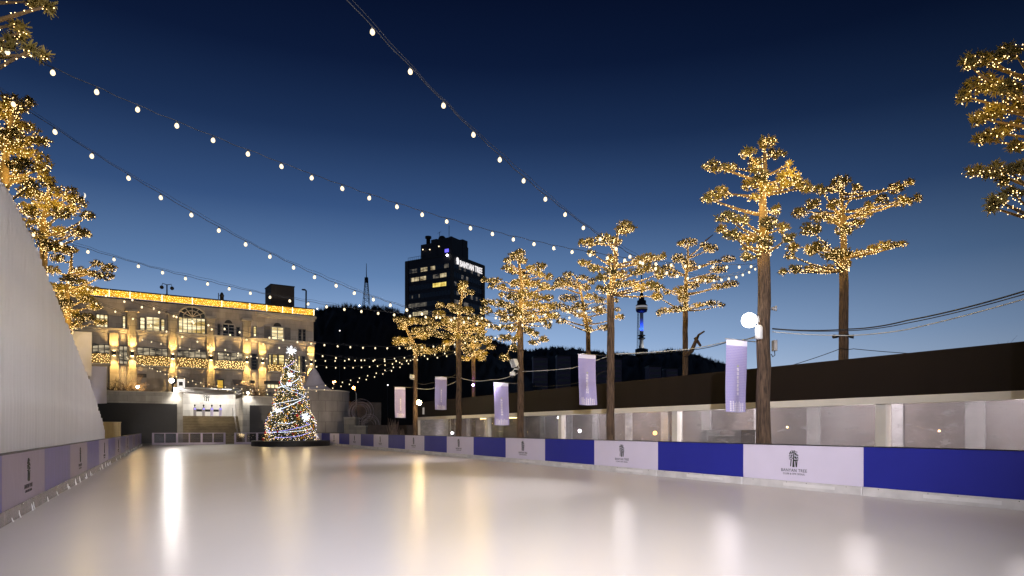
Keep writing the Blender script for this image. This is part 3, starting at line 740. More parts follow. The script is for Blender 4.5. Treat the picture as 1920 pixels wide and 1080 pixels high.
# ------------------------------------------------------------------ festoon strings
def bulb_meshes():
    b = MB(); b.lathe((0, 0, 0), [(.012, -.140), (.032, -.128), (.045, -.103), (.046, -.080), (.037, -.052), (.022, -.034), (.019, -.028)], 10)
    s = MB(); s.lathe((0, 0, 0), [(.019, -.034), (.021, -.03), (.021, .0), (.012, .012)], 8)
    return b, s
_b, _s = bulb_meshes()
BULB = _b.build('bulb_source', K['bulb']); SOCK = _s.build('socket_source', K['socket'])
bm1, sm1 = BULB.data, SOCK.data; bm1.name = 'bulb'; sm1.name = 'socket'
bpy.data.objects.remove(BULB); bpy.data.objects.remove(SOCK)
def string(label, A_, B_, sag, n, sockets=True, ext0=0, ext1=0, big=1.0, twin=True, jit=.04):
    big *= .76
    A_ = Vector(A_); B_ = Vector(B_)
    rg = random.Random(n * 7 + int(A_.x * 10))
    root = thing('festoon_string', label, 'string lights', (A_ + B_) / 2, 'festoon strings over the rink')
    org = ORG[root.name]
    def at(t):
        p = A_.lerp(B_, t); p.z -= 4 * sag * t * (1 - t); return p
    ts = [i / (n - 1) for i in range(-ext0, n + ext1)]
    cb = MB(); pts = []
    nn = (len(ts) - 1) * 3
    t0, t1 = ts[0] - .3 / n, ts[-1] + .5 / n
    for i in range(nn + 1):
        t = t0 + (t1 - t0) * i / nn
        pts.append(at(t) + Vector((0, 0, .012 * math.sin(i * 2.1) + rg.uniform(-.006, .006))))
    cb.tube(pts, .006, 5)
    if twin: cb.tube([p + Vector((0, 0, .045 + .02 * math.sin(i * .37))) for i, p in enumerate(pts)], .004, 4)
    cb.build('cable', K['cable'], root)
    for i, t in enumerate(ts):
        p = at(t) + Vector((0, 0, -.012))
        o = bpy.data.objects.new('bulb', bm1); COL.objects.link(o); o.parent = root; o.location = p - org
        o.scale = (big,) * 3; o.rotation_euler = (rg.uniform(-.2, .2), rg.uniform(-.2, .2), rg.uniform(0, 6))
        if sockets:
            q = bpy.data.objects.new('socket', sm1); COL.objects.link(q); q.parent = o
    return root
string('steep festoon string with the largest bulbs, dropping from overhead to the floodlit pine', (-1.61, 7.6, 6.18), (7.35, 20.0, 6.45), 1.3, 26, ext0=2, big=.8)
string('wavy festoon string on a single cable crossing the whole sky to the floodlit pine', (-7.64, 10, 7.34), (7.23, 20, 6.54), .95, 32, ext0=2, twin=False)
string('festoon string from the top of the tallest pine, passing above the crescent moon', (-8.33, 11.03, 7.05), (3.6, 26.9, 6.6), 1.95, 34, ext0=2)
string('festoon string starting below the crescent moon and passing just above the clubhouse roof', (-10.87, 16.95, 6.17), (3.6, 26.9, 6.61), 1.0, 32, ext0=2)
string('upper festoon string crossing the clubhouse front below its golden parapet', (-14.53, 24.79, 6.4), (-.84, 33.5, 6.24), 1.05, 29, sockets=False, ext0=3)
string('festoon string crossing the clubhouse front at the height of its upper windows', (-14.41, 26.6, 6.47), (-3.41, 40.3, 6.17), 1.1, 23, sockets=False, ext0=1)
string('festoon string crossing the clubhouse front at the level of its middle cornice', P(181, 566, 27.5), P(775, 672, 47), 1.45, 29, sockets=False)
string('lower festoon string passing in front of the clubhouse balconies', P(249, 631, 42), P(853, 658, 40.5), .95, 34, sockets=False)
string('deep sagging festoon string dipping behind the christmas tree, second lowest of all', P(225, 664, 49), P(770, 674, 47.2), 2.35, 36, sockets=False)
string('deepest sagging festoon string dipping over the entrance canopy, lowest of all', P(238, 668, 50.5), P(766, 680, 47.5), 2.5, 36, sockets=False)

# ------------------------------------------------------------------ banners on arms
def bannermat(name, ang):
    m, nt, b, out = nodes(name); L = nt.links.new
    v, tc = wallvec(nt, ang)
    vo = N(nt, 'ShaderNodeTexBrick'); vo.inputs['Scale'].default_value = 1; vo.inputs['Brick Width'].default_value = .06; vo.inputs['Row Height'].default_value = .05; vo.inputs['Mortar Size'].default_value = .006
    vo.inputs['Color1'].default_value = (.30, .27, .56, 1); vo.inputs['Color2'].default_value = (.34, .29, .54, 1); vo.inputs['Mortar'].default_value = (.46, .41, .62, 1)
    L(v, vo.inputs['Vector']); L(vo.outputs['Color'], b.inputs['Base Color']); b.inputs['Roughness'].default_value = .6
    return m
KB = bannermat('lavender_banner_cloth', RK.ang)
KW = mat('white_banner_cloth', (.76, .73, .88), .7, var=.04)
KT = mat('banner_print', (.88, .80, .82), .6); KY = mat('banner_mark', (.45, .5, .22), .6)
def banner(label, x0, x1, y0, y1, Z, arm_px, tree_px, seed, white=False, print_=True):
    """cloth hung from an arm square to the rink; Z is the depth of its middle"""
    rg = random.Random(seed)
    mid = P((x0 + x1) / 2, y0, Z); a_m, b_m = RK.ab(mid)
    aL = RK.hit_b(x0, y0, b_m)[0]; aR = RK.hit_b(x1, y0, b_m)[0]; aT = RK.hit_b(tree_px, y0, b_m)[0]
    h0 = mid.z; h1 = RK.hit_b((x0 + x1) / 2, y1, b_m)[1]
    root = thing('banner', label, 'banner', RK.pt((aL + aR) / 2, b_m, h0), 'banners hung from the pines')
    q = MB(); q.tube([RK.pt(aL - .04, b_m, h0 + .02), RK.pt(aT, b_m, h0 + .0)], .014, 8); q.build('arm', K['steel'], root)
    cl = MB(); nx, nz = 14, 26; vs = []; fs = []
    ph = rg.uniform(0, 6); sw = rg.uniform(-.03, .05)
    def cp(u, v, e=0.0):
        y = (.13 if white else .05) * math.sin(u * 5.0 + v * 2.2 + ph) * (v + .1) + .02 * math.sin(u * 11 + ph) * v
        dr = sw * v * v + .03 * v * math.sin(u * 3.14)
        return RK.pt(aL + (aR - aL) * (u + (.015 * math.sin(v * 4 + ph)) * v) + dr, b_m + y - e, h0 + (h1 - h0) * v - .02 * math.sin(u * 3.1) * v)
    for i in range(nx + 1):
        for j in range(nz + 1): vs.append(cp(i / nx, j / nz))
    for i in range(nx):
        for j in range(nz): k = i * (nz + 1) + j; fs.append((k, k + 1, k + nz + 2, k + nz + 1))
    mi = []
    cl.add(vs, fs, 0, True)
    for i in range(nx):
        for j in range(nz):
            if j < 2 and print_: cl.mi[i * nz + j] = 1
    cl.build('cloth', [KW if white else KB, KW], root)
    if print_:
        pr_ = MB(); e = .006
        for r in range(6):               # rows of small triangles at the foot
            for c in range(8):
                if r == 0 and c not in (0, 1, 3, 5): continue
                u = .12 + c * .095; v = .845 + r * .024
                pr_.add([cp(u, v + .021, e), cp(u + .085, v + .021, e), cp(u + .042, v, e)], [(0, 1, 2)])
        # the upright word: narrow letters built of strokes, read downwards
        GL = {'S': ['111', '100', '111', '001', '111'], 'D': ['110', '101', '101', '101', '110'], 'B': ['111', '101', '111', '101', '111'], 'G': ['111', '100', '101', '101', '111'],
              'E': ['111', '100', '111', '100', '111'], 'O': ['111', '101', '101', '101', '111'], 'H': ['101', '101', '111', '101', '101'], 'U': ['101', '101', '101', '101', '111']}
        for li, ch in enumerate('SUEGEOH'):
            for ry, row in enumerate(GL[ch]):
                for cx, bit in enumerate(row):
                    if bit == '1':
                        u0 = .455 + cx * .036; v0 = .385 + li * .056 + ry * .0085
                        pr_.add([cp(u0, v0, e), cp(u0 + .034, v0, e), cp(u0 + .034, v0 + .0085, e), cp(u0, v0 + .0085, e)], [(0, 1, 2, 3)])
        pr_.add([cp(.455, .37, e), cp(.565, .37, e), cp(.51, .335, e)], [(0, 1, 2)], 1)
        pr_.build('printing', [KT, KY], root)
    return root
banner('largest lavender banner, hung on the pine with the blazing floodlight', 1362, 1401, 638, 772, 20.3, 0, 1424, 4)
banner('lavender banner on the thick trunked pine nearest the far blue tower', 1084, 1117, 665, 759, 27.2, 0, 1139, 5)
banner('lavender banner on the pine with the white box floodlight', 926, 953, 718, 797, 33.8, 0, 972, 6)
banner('lavender banner on the pine in front of the hotel tower', 816, 838, 707, 768, 40.6, 0, 856, 7)
banner('smallest lavender banner beside the warm starry lamp', 740, 760, 726, 783, 47.2, 0, 776, 8)
banner('white banner hanging highest beside the ribbed wall', 133, 172, 622, 704, 33.5, 0, 100, 9, True, False)
banner('white banner hanging lower between the ribbed wall and the clubhouse', 168, 200, 687, 756, 38.5, 0, 122, 10, True, False)

# ------------------------------------------------------------------ floodlights, cameras and cables on the pines
def floodlight(label, px, py, Z, aim, w=.42, h=.34, lit=True, group='floodlights', dome=0, at=None):
    c = at or P(px, py, Z); d = (Vector(aim) - c).normalized()
    x = d.cross(UP).normalized(); y = x.cross(d)
    root = thing('floodlight', label, 'floodlight', c, group)
    def pt(a, b_, e): return c + x * a + y * b_ + d * e
    q = MB()
    f = [(-w / 2, -h / 2), (w / 2, -h / 2), (w / 2, h / 2), (-w / 2, h / 2)]
    q.add([pt(a, b_, .0) for a, b_ in f] + [pt(a * .62, b_ * .62, -.2) for a, b_ in f], [(4, 5, 6, 7), (0, 1, 5, 4), (1, 2, 6, 5), (2, 3, 7, 6), (3, 0, 4, 7)])
    for s in ((-w / 2, w / 2, h / 2 - .02, h / 2), (-w / 2, w / 2, -h / 2, -h / 2 + .02), (-w / 2, -w / 2 + .02, -h / 2 + .02, h / 2 - .02), (w / 2 - .02, w / 2, -h / 2 + .02, h / 2 - .02)):
        q.hexa([pt(s[0], s[2], 0), pt(s[1], s[2], 0), pt(s[1], s[3], 0), pt(s[0], s[3], 0), pt(s[0], s[2], .03), pt(s[1], s[2], .03), pt(s[1], s[3], .03), pt(s[0], s[3], .03)])
    q.build('housing', K['housing'], root)
    g_ = MB(); g_.add([pt(a * .9, b_ * .88, .008) for a, b_ in f], [(0, 1, 2, 3)]); g_.build('lens', K['flood'] if lit else mat('grey_lens', (.3, .3, .32), .15), root)
    if dome:
        g_ = MB(); g_.sphere(pt(0, 0, .08), dome, 20, 14); g_.build('lamp', K['flood'], root)
    if not lit:
        g_ = MB()
        for i in range(7):
            a = -w * .4 + i * w * .8 / 6; g_.tube([pt(a, -h * .42, .02), pt(a, h * .42, .02)], .006, 4)
        g_.build('grille', K['housing'], root)
    q = MB(); q.tube([pt(-w / 2 - .02, 0, -.06), pt(-w / 2 - .02, -h * .75, -.1), pt(w / 2 + .02, -h * .75, -.1), pt(w / 2 + .02, 0, -.06)], .014, 6); q.build('bracket', K['housing'], root)
    return root, c, d
ICE_MID = RK.pt(6, 30, 0)
FL, c, d = floodlight('blazing white floodlight above the largest lavender banner', 1409, 600, Z7 - .35, RK.pt(-2.3, 19, 2.5), .3, .26, dome=.22)
spot('flood_beam', c + d * .12, RK.pt(-2.3, 19, 2.5), 6500, 84, (1, .955, .96), .7, .3, FL)
FL2, c, d = floodlight('unlit white box floodlight with a grille above a white dome camera', 962, 681, Z3 - .3, RK.pt(4, 30, 0), .55, .42, False)
spot('flood_beam', c + d * .1, RK.pt(1, 38, 0), 2400, 116, (.93, .90, 1), 1.0, .4, FL2)  # beam added to light the ice; the lamp face is built unlit
# fittings below them
def fitting(label, name, cat, build):
    pass
cm = thing('security_camera', 'white dome camera on a bracket under the box floodlight', 'camera', P(961, 702, Z3 - .3))
q = MB(); c = P(961, 700, Z3 - .35); q.lathe(c, [(.05, .1), (.14, .06), (.15, -.05), (.13, -.12)], 14); q.build('shroud', K['housing'], cm)
q = MB(); q.sphere(c + Vector((0, 0, -.13)), .11, 12, 8); q.build('dome', mat('smoked_dome', (.02, .02, .02), .1), cm)
q = MB(); q.tube([c + Vector((0, 0, .1)), c + Vector((.1, .1, .22)), P(974, 694, Z3 - .1)], .025, 6); q.build('bracket', K['housing'], cm)
sp_ = thing('junction_box', 'grey junction box strapped to the floodlit pine trunk', 'junction box', P(1452, 647, Z7))
q = MB(); c = P(1450, 647, Z7 + .02); fr2 = Frame((c.x, c.y), (1, 0)); q.bbox(fr2, -.02, .09, -.1, .1, c.z - .18, c.z + .14, .01); q.build('box', mat('grey_plastic', (.28, .26, .25), .5), sp_)
q = MB(); q.tube([P(1452, 657, Z7), P(1453, 666, Z7 - .05), P(1449, 669, Z7 - .1), P(1446, 664, Z7 - .15)], .012, 6); q.build('conduit', K['cable'], sp_)
wb = thing('spotlight', 'small white cylinder fitting under the blazing floodlight', 'spotlight', P(1423, 620, Z7 - .3))
q = MB(); c = P(1423, 622, Z7 - .32); q.lathe(c, [(.09, -.22), (.11, -.2), (.11, .12), (.06, .2)], 14); q.build('body', K['housing'], wb)
q = MB(); q.tube([c + Vector((0, 0, .1)), P(1428, 612, Z7 - .2)], .03, 6); q.build('bracket', K['housing'], wb)
spk = thing('loudspeaker', 'small grey horn fitting on the floodlit pine trunk above the junction box', 'loudspeaker', P(1448, 579, Z7))
q = MB(); c = P(1446, 579, Z7 - .05); q.tube([c, c + Vector((.08, -.03, 0)), c + Vector((.15, -.06, 0))], [.04, .06, .085], 12); q.build('horn', mat('grey_horn', (.25, .24, .24), .5), spk)
t8 = thing('spotlight', 'pair of dark lamp heads on a collar round the trunk behind the brown fascia', 'spotlight', P(1582, 630, 25.2))
q = MB()
for e in (-1, 1): q.tube([P(1582 + e * 7, 630, 25.15), P(1582 + e * 13, 631, 25.1), P(1582 + e * 19, 631, 25.05)], [.03, .06, .08], 10)
q.build('lamp_heads', K['dark_metal'], t8)
q = MB(); q.lathe(P(1582, 629, 25.5), [(.19, -.04), (.19, .04)], 16); q.build('collar', K['dark_metal'], t8)
# warm star lamp at the end of the row
wl = thing('wall_lamp', 'warm starry lamp on the fascia end beside the farthest banner', 'lamp', P(786, 755, 46))
q = MB(); q.sphere(P(786, 755, 45.8), .16, 12, 8); q.build('globe', K['warmlamp'], wl)
q = MB(); q.tube([P(786, 755, 45.9), P(781, 756, 46.9)], .04, 8); q.build('bracket', K['dark_metal'], wl)
vl = thing('spotlight', 'small violet spotlight strapped to the slim pine behind the row', 'spotlight', P(887, 721, 48.6))
q = MB(); q.sphere(P(887, 722, 48.5), .08, 10, 6); q.build('lamp', emit('violet_lamp_glow', (.45, .22, 1), 60), vl)
q = MB(); q.tube([P(887, 722, 48.5), P(884, 722, 48.9)], .05, 8); q.build('body', K['dark_metal'], vl)
spot('violet_beam', P(887, 721, 48.3), P(886, 660, 49), 60, 110, (.4, .15, 1), .6, .05, vl)

def cable(label, pts, rad, mt, name='power_cable', sagm=0.0):
    b_ = MB(); full = []
    for i in range(len(pts) - 1):
        p0, p1 = P(*pts[i]), P(*pts[i + 1])
        for k in range(10):
            t = k / 10; p = p0.lerp(p1, t); p.z -= 4 * sagm * t * (1 - t); full.append(p)
    full.append(P(*pts[-1]))
    b_.tube(full, rad, 6)
    o = b_.build(name, mt, None, full[len(full) // 2])
    tag(o, label, 'cable', 'cables slung between the pines'); return o
cable('thicker black cable slung high from the floodlit pine across the trunk with lamp heads', [(1448, 616, Z7), (1590, 617, 19.5), (1700, 601, 17.5), (1940, 540, 13.6)], .018, K['cable'], sagm=.05)
cable('thinner black cable close under the thicker one beside the floodlit pine', [(1448, 617, Z7), (1590, 620, 19.5), (1700, 606, 17.5), (1940, 546, 13.6)], .012, K['cable'], sagm=.04)
cable('long white cable sagging under the two black ones beside the floodlit pine', [(1448, 622, Z7), (1590, 629, 19.5), (1700, 618, 17.5), (1940, 555, 13.6)], .014, K['wcable'], sagm=.03)
cable('black cable from behind the brown fascia past the pine with the lamp collar', [(1470, 689, 26), (1578, 653, 25.3), (1600, 654, 25.3), (1760, 665, 26)], .014, K['cable'], sagm=.03)
cable('long pale cable linking the floodlit pine, the forked branch pine and the box floodlight', [(1424, 632, Z7), (1365, 640, 24), (1290, 655, 27), (1150, 664, Z4), (1075, 690, 30), (976, 697, Z3)], .016, K['wcable'], sagm=.02)
cable('dark cable sagging just under the long pale one beside the largest banner', [(1424, 628, Z7), (1366, 641, 24), (1290, 657, 27.2), (1152, 664, Z4)], .014, K['cable'], sagm=.05)
cable('pale cable slung from the box floodlight to the two farthest banners', [(976, 697, Z3), (920, 712, 37), (865, 709, Z2 - .2), (820, 726, 44), (779, 727, Z1)], .02, K['wcable'], sagm=.12)
cable('thin grey cable slung low between the two farthest pines', [(860, 700, Z2), (800, 720, 44), (779, 715, Z1)], .012, K['cable'], sagm=.1)
cable('thin dark cable hanging over the fascia below the pale one', [(1145, 690, Z4 + 1), (1075, 720, 31), (1000, 724, 34)], .010, K['cable'], sagm=.05)
# ------------------------------------------------------------------ clubhouse
FA = FC.ang
wallm = stone('clubhouse_stone', (.40, .36, .33), FA, 1.5, .75)
trimm = mat('pale_stone_trim', (.50, .45, .38), .7, var=.08)
pilm = stone('pilaster_stone', (.48, .41, .30), FA, 3.0, .9, mortar=.012)
darkglass = mat('dark_window_glass', (.012, .013, .017), .08, var=.3)
framem = mat('bronze_window_frame', (.07, .06, .055), .5)
ivory = mat('ivory_window_frame', (.34, .31, .28), .5)
lit1 = litroom('lit_room_cool', FA, (.42, .28, .08), (1, .86, .52), 1.35, .5, 2.2)
lit2 = litroom('lit_room_warm', FA, (.35, .22, .05), (1, .80, .34), 1.15, .9, 1.2)
lit3 = litroom('dim_room', FA, (.015, .013, .012), (.75, .62, .40), .75, .8, 2.6)
def fz(zx, zy, b=0.0):      # from the enlarged view: x = 150 + zx / 4, y = 520 + zy / 4
    return FC.hit_b(150 + zx / 4, 520 + zy / 4, b)
club = thing('clubhouse', 'stone clubhouse with golden lit parapet, uplit pilasters and tall windows', 'building', FC.pt(-12, 0, 5))
TOPH = FC.hit_b(588, 594, 0)[1]
q = MB(); q.box(FC, -34, 0, 0, 14, 0, TOPH); q.build('wall', wallm, club)
q = MB(); q.box(FC, -34.2, .15, -.15, 14.1, TOPH, TOPH + .12); q.build('roof', mat('roof_dark', (.02, .018, .018), .8), club)
# golden parapet of lamp nets between bright posts
PT = FC.hit_b(588, 581, -.3)[1]
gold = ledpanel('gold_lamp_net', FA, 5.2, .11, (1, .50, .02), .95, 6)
q = MB(); xs = [fz(z, 200)[0] for z in (40, 218, 374, 613, 840, 1060, 1270, 1396, 1514, 1588, 1748)]
xs[0] = -33
po = MB()
for i in range(len(xs) - 1):
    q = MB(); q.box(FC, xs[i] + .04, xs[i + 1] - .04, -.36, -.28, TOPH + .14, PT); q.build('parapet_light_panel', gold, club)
    po.box(FC, xs[i + 1] - .035, xs[i + 1] + .035, -.40, -.27, TOPH + .13, PT + .02)
po.build('parapet_post', emit('parapet_post_glow', (1, .84, .5), 3.0), club)
q = MB(); q.bbox(FC, -34, .2, -.42, -.2, PT + .03, PT + .14, .02); q.build('parapet_rail', K['dark_metal'], club)
# upper wall strip, cornices
c0 = fz(1320, 270)[0]
q = MB(); q.bbox(FC, c0, .28, -.42, 0, TOPH - .32, TOPH - .003, .06); q.bbox(FC, c0 + .1, .14, -.22, 0, TOPH - .62, TOPH - .323, .05); q.build('eaves_cornice', trimm, club)
MC = FC.hit_b(588, 645, 0)[1]
q = MB(); q.bbox(FC, -34, .22, -.34, 0, MC, MC + .26, .05); q.bbox(FC, -34, .1, -.16, 0, MC - .3, MC - .003, .04); q.build('middle_cornice', trimm, club)
# pilasters: (x centre, cap y, sconce y) in enlarged-view pixels
pil = [(255, 412, 570), (390, 262, 572), (693, 282, 594), (978, 312, 606), (1247, 328, 620), (1364, 480, 626), (1727, 500, 636)]
for zx, zc, zs in pil:
    a, hc = fz(zx, zc); hs = fz(zx, zs)[1]
    tall = zx not in (255, 1364, 1727)
    q = MB(); q.bbox(FC, a - .46, a + .46, -.30, 0, 5.0, (hc if tall else MC - .31), .03)
    if tall: q.bbox(FC, a - .30, a + .30, -.36, -.301, 5.6, hc - .05, .02)
    p_ = q.build('pilaster', pilm, club)
    if tall:
        q = MB(); q.bbox(FC, a - .66, a + .66, -.52, 0, hc + .002, hc + .14, .03); q.bbox(FC, a - .56, a + .56, -.44, 0, hc + .142, hc + .30, .03); q.build('capital', trimm, p_)
    q = MB(); q.bbox(FC, a - .17, a + .17, -.62, -.37, hs - .28, hs + .22, .02); so = q.build('sconce', K['black'], club)
    q = MB(); q.box(FC, a - .12, a + .12, -.58, -.41, hs + .221, hs + .23); q.box(FC, a - .12, a + .12, -.58, -.41, hs - .29, hs - .281); q.build('lamp', emit('sconce_glow', (1, .74, .36), 30), so)
    spot('sconce_up', FC.pt(a, -.9, hs + .26), FC.pt(a, -.42, hs + 3), 800, 90, (1, .62, .20), .8, .06, club)
    spot('sconce_down', FC.pt(a, -.9, hs - .32), FC.pt(a, -.42, hs - 3), 800, 90, (1, .62, .20), .8, .06, club)
def window(z0, y0, z1, y1, pane, cols, rows, fm=framem, bar=.05, sill=True, shutters=0, arch=0):
    a0, h1 = fz(z0, y0); a1, _ = fz(z1, y0)
    zc = (z0 + z1) / 2; h1 = fz(zc, y0 + 0)[1]; h0 = fz(zc, y1)[1]
    q = MB(); t = .09
    q.box(FC, a0, a1, -.09, .01, h1 - t, h1); q.box(FC, a0, a1, -.09, .01, h0, h0 + t)
    q.box(FC, a0, a0 + t, -.0895, .01, h0 + t, h1 - t); q.box(FC, a1 - t, a1, -.0895, .01, h0 + t, h1 - t)
    for i in range(1, cols): x = a0 + (a1 - a0) * i / cols; q.box(FC, x - bar, x + bar, -.075, .01, h0 + t, h1 - t)
    for j in range(1, rows): y = h0 + (h1 - h0) * j / rows; q.box(FC, a0 + t, a1 - t, -.068, .01, y - bar * .5, y + bar * .5)
    fo = q.build('window', fm, club)
    q = MB(); q.box(FC, a0 + t * .5, a1 - t * .5, -.03, .008, h0 + t * .5, h1 - t * .5); q.build('pane', pane, fo)
    if sill:
        q = MB(); q.bbox(FC, a0 - .12, a1 + .12, -.2, 0, h0 - .14, h0 - .003, .02); q.build('sill', trimm, fo)
    for e in ((-1, 1) if shutters else ()):
        x = a0 - .1 if e < 0 else a1 + .1
        q = MB(); q.bbox(FC, min(x, x + e * shutters), max(x, x + e * shutters), -.07, 0, h0, h1, .01); q.build('shutter', mat('grey_shutter', (.12, .11, .11), .6), fo)
    if arch:
        n = 12; cx = (a0 + a1) / 2; rx = (a1 - a0) / 2 * .62
        pts = [FC.pt(cx + rx * math.cos(PI * i / n), -.05, h1 + .06 + arch * math.sin(PI * i / n)) for i in range(n + 1)]
        q = MB(); q.prism(pts, FC.B * .05); q.build('arch_panel', K['black'], fo)
    return fo
window(118, 276, 212, 376, lit1, 3, 3); window(315, 288, 345, 396, lit1, 1, 4, bar=.04)
window(446, 298, 490, 414, lit1, 1, 4, bar=.04); window(494, 296, 600, 418, lit1, 2, 4, fm=ivory); window(604, 312, 638, 424, lit1, 1, 4, bar=.04)
window(735, 302, 942, 440, lit1, 6, 6, bar=.04)
# fan light over the great window
a0 = fz(735, 300)[0]; a1 = fz(945, 300)[0]; hb = fz(840, 302)[1] + .05; rad = (a1 - a0) / 2; hr = fz(840, 222)[1] - hb; cx = (a0 + a1) / 2
def arc(r, k=1.0, n=20, b=-.06): return [FC.pt(cx + rad * r * math.cos(PI * i / n), b, hb + hr * r * k * math.sin(PI * i / n)) for i in range(n + 1)]
q = MB(); q.prism(arc(.96, b=-.04), FC.B * .04); fan = q.build('fan_light', mat('fan_light_glass', (.05, .055, .05), .2), club)
q = MB(); q.tube(arc(1.0, b=-.06), .11, 6); q.tube(arc(.62, b=-.07), .05, 6)
for i in range(1, 6):
    t = PI * i / 6; q.tube([FC.pt(cx, -.07, hb), FC.pt(cx + rad * .95 * math.cos(t), -.07, hb + hr * .95 * math.sin(t))], .05, 5)
q.build('glazing_bars', trimm, fan)
window(1030, 348, 1052, 448, darkglass, 1, 3, bar=.03); window(1066, 350, 1160, 452, darkglass, 2, 4, fm=ivory, arch=.42); window(1170, 372, 1200, 458, darkglass, 1, 3, bar=.03)
window(1297, 366, 1325, 442, lit2, 1, 4, bar=.04); window(1433, 372, 1528, 474, lit1, 2, 4, fm=ivory, shutters=.72, arch=.45)
window(1636, 388, 1662, 486, darkglass, 1, 4); window(1668, 390, 1692, 488, darkglass, 1, 4)
window(90, 500, 228, 575, lit3, 3, 2); window(290, 512, 360, 655, lit3, 2, 4, sill=False); window(425, 528, 660, 640, lit3, 5, 4)
window(726, 548, 950, 655, lit3, 5, 4); window(1030, 562, 1225, 680, lit3, 4, 4); window(1283, 572, 1330, 696, darkglass, 1, 5, sill=False)
window(1412, 576, 1436, 700, lit2, 1, 4); window(1440, 576, 1482, 702, lit2, 1, 5); window(1486, 578, 1534, 704, lit2, 1, 5); window(1632, 588, 1654, 708, lit2, 1, 4); window(1660, 590, 1690, 712, darkglass, 1, 4)
# balcony lamp nets
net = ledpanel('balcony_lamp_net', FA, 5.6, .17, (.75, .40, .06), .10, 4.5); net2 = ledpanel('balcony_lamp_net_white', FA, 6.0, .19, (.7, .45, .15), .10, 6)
for z0, y0, z1, y1, mt in ((60, 577, 228, 648, net), (418, 596, 668, 666, net), (722, 612, 952, 680, net), (1003, 632, 1225, 690, net2), (1395, 660, 1535, 708, net)):
    a0 = fz(z0, y0)[0]; a1 = fz(z1, y0)[0]; zc = (z0 + z1) / 2; h1 = fz(zc, y0)[1]; h0 = fz(zc, y1)[1]
    q = MB(); q.bbox(FC, a0, a1, -1.0, -.31, h0 - .16, h0 - .004, .02); bo_ = q.build('balcony', trimm, club)
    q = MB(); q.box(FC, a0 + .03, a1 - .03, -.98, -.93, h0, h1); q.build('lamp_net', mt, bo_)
    q = MB(); q.bbox(FC, a0, a1, -1.01, -.9, h1 + .003, h1 + .05, .01)
    n = max(2, int((a1 - a0) / 1.2))
    for i in range(n + 1): x = a0 + .03 + (a1 - a0 - .06) * i / n; q.box(FC, x - .02, x + .02, -.928, -.90, h0, h1)
    q.build('railing', K['dark_metal'], bo_)
# door, notice box, awning and lit doorway at ground level
a0, h1 = fz(1031, 772, -.05); a1, h0 = fz(1071, 836, -.05)
q = MB(); q.box(FC, a0, a1, -.06, 0, 5.0, h1); q.build('yellow_door', emit('yellow_door_glow', (1, .62, .08), .55, (.5, .32, .05)), club)
q = MB(); q.box(FC, a0 - .14, a0 - .003, -.12, 0, 5, h1 + .14); q.box(FC, a1 + .003, a1 + .14, -.12, 0, 5, h1 + .14); q.box(FC, a0 - .003, a1 + .003, -.12, 0, h1 + .003, h1 + .14); q.build('door_frame', framem, club)
a0, h1 = fz(1390, 772, -1); a1, _ = fz(1522, 772, -1); h0 = fz(1450, 800, -1)[1]
q = MB(); q.bbox(FC, a0, a1, -1.3, 0, h0, h1 - .05, .03); q.build('awning', K['black'], club)
window(1400, 800, 1490, 836, lit1, 3, 1, sill=False)
a0, h1 = fz(1148, 764, -.6); a1, _ = fz(1300, 764, -.6)
q = MB(); vs = [FC.pt(a0, -1.4, h1 - .75), FC.pt(a1, -1.4, h1 - .7), FC.pt(a1, -.02, h1), FC.pt(a0, -.02, h1)]; q.prism(vs, Vector((0, 0, -.05))); q.build('folded_awning', mat('grey_canvas', (.20, .18, .18), .8), club)
a0, h1 = fz(430, 722); a1, h0 = fz(498, 752)
q = MB(); q.box(FC, a0, a1, -.05, 0, h0, h1); q.build('vent_panel', K['black'], club)
# rooftop things
def roof_at(px, py, b): a, h = FC.hit_b(px, py, b); return a, h
a0 = FC.hit_b(508, 540, 8)[0]; a1 = FC.hit_b(552, 540, 8)[0]; h1 = FC.hit_b(530, 536, 8)[1]
lift = thing('lift_tower', 'dark square lift house standing on the clubhouse roof', 'roof structure', FC.pt((a0 + a1) / 2, 9, TOPH))
q = MB(); q.bbox(FC, a0, a1, 8, 11.5, TOPH + .1, h1, .03); q.build('wall', stone('lift_house_cladding', (.055, .048, .046), FA, .8, 3.0), lift)
q = MB(); q.bbox(FC, a0 - .06, a1 + .06, 7.94, 11.56, h1 + .002, h1 + .12, .02); q.build('roof_edge', K['black'], lift)
a, h1 = FC.hit_b(313, 534, 2)
lp = thing('roof_lamp', 'black double headed lamp post on the clubhouse roof', 'street lamp', FC.pt(a, 2, TOPH))
q = MB(); q.lathe(FC.pt(a, 2, TOPH + .1), [(.16, 0), (.14, 1.2), (.08, 1.4), (.07, h1 - TOPH - .1)], 8); q.bbox(FC, a - .28, a + .28, 1.8, 2.2, TOPH + .9, TOPH + 1.3, .04); q.build('post', K['black'], lp)
for e in (-1, 1):
    q = MB(); q.tube([FC.pt(a, 2, h1), FC.pt(a + e * .45, 2, h1 + .12), FC.pt(a + e * .52, 2, h1 - .1)], .04, 6); q.sphere(FC.pt(a + e * .54, 2, h1 - .35), .22, 10, 8); q.build('lantern', K['black'], lp)
a, h1 = FC.hit_b(416, 550, 3)
ch = thing('chimney_pipes', 'dark flue pipes rising from the clubhouse roof', 'chimney', FC.pt(a, 3, TOPH))
q = MB(); q.lathe(FC.pt(a, 3, TOPH + .1), [(.24, 0), (.24, h1 - TOPH - .5), (.3, h1 - TOPH - .4), (.1, h1 - TOPH)], 8); q.tube([FC.pt(a - .38, 3, TOPH + .1), FC.pt(a - .38, 3, h1)], .05, 6); q.build('pipes', K['black'], ch)
sx = P(573, 570, 92)
sl = thing('street_lamp', 'dark street lamp with one arm behind the clubhouse roof corner', 'street lamp', (sx.x, sx.y, 8))
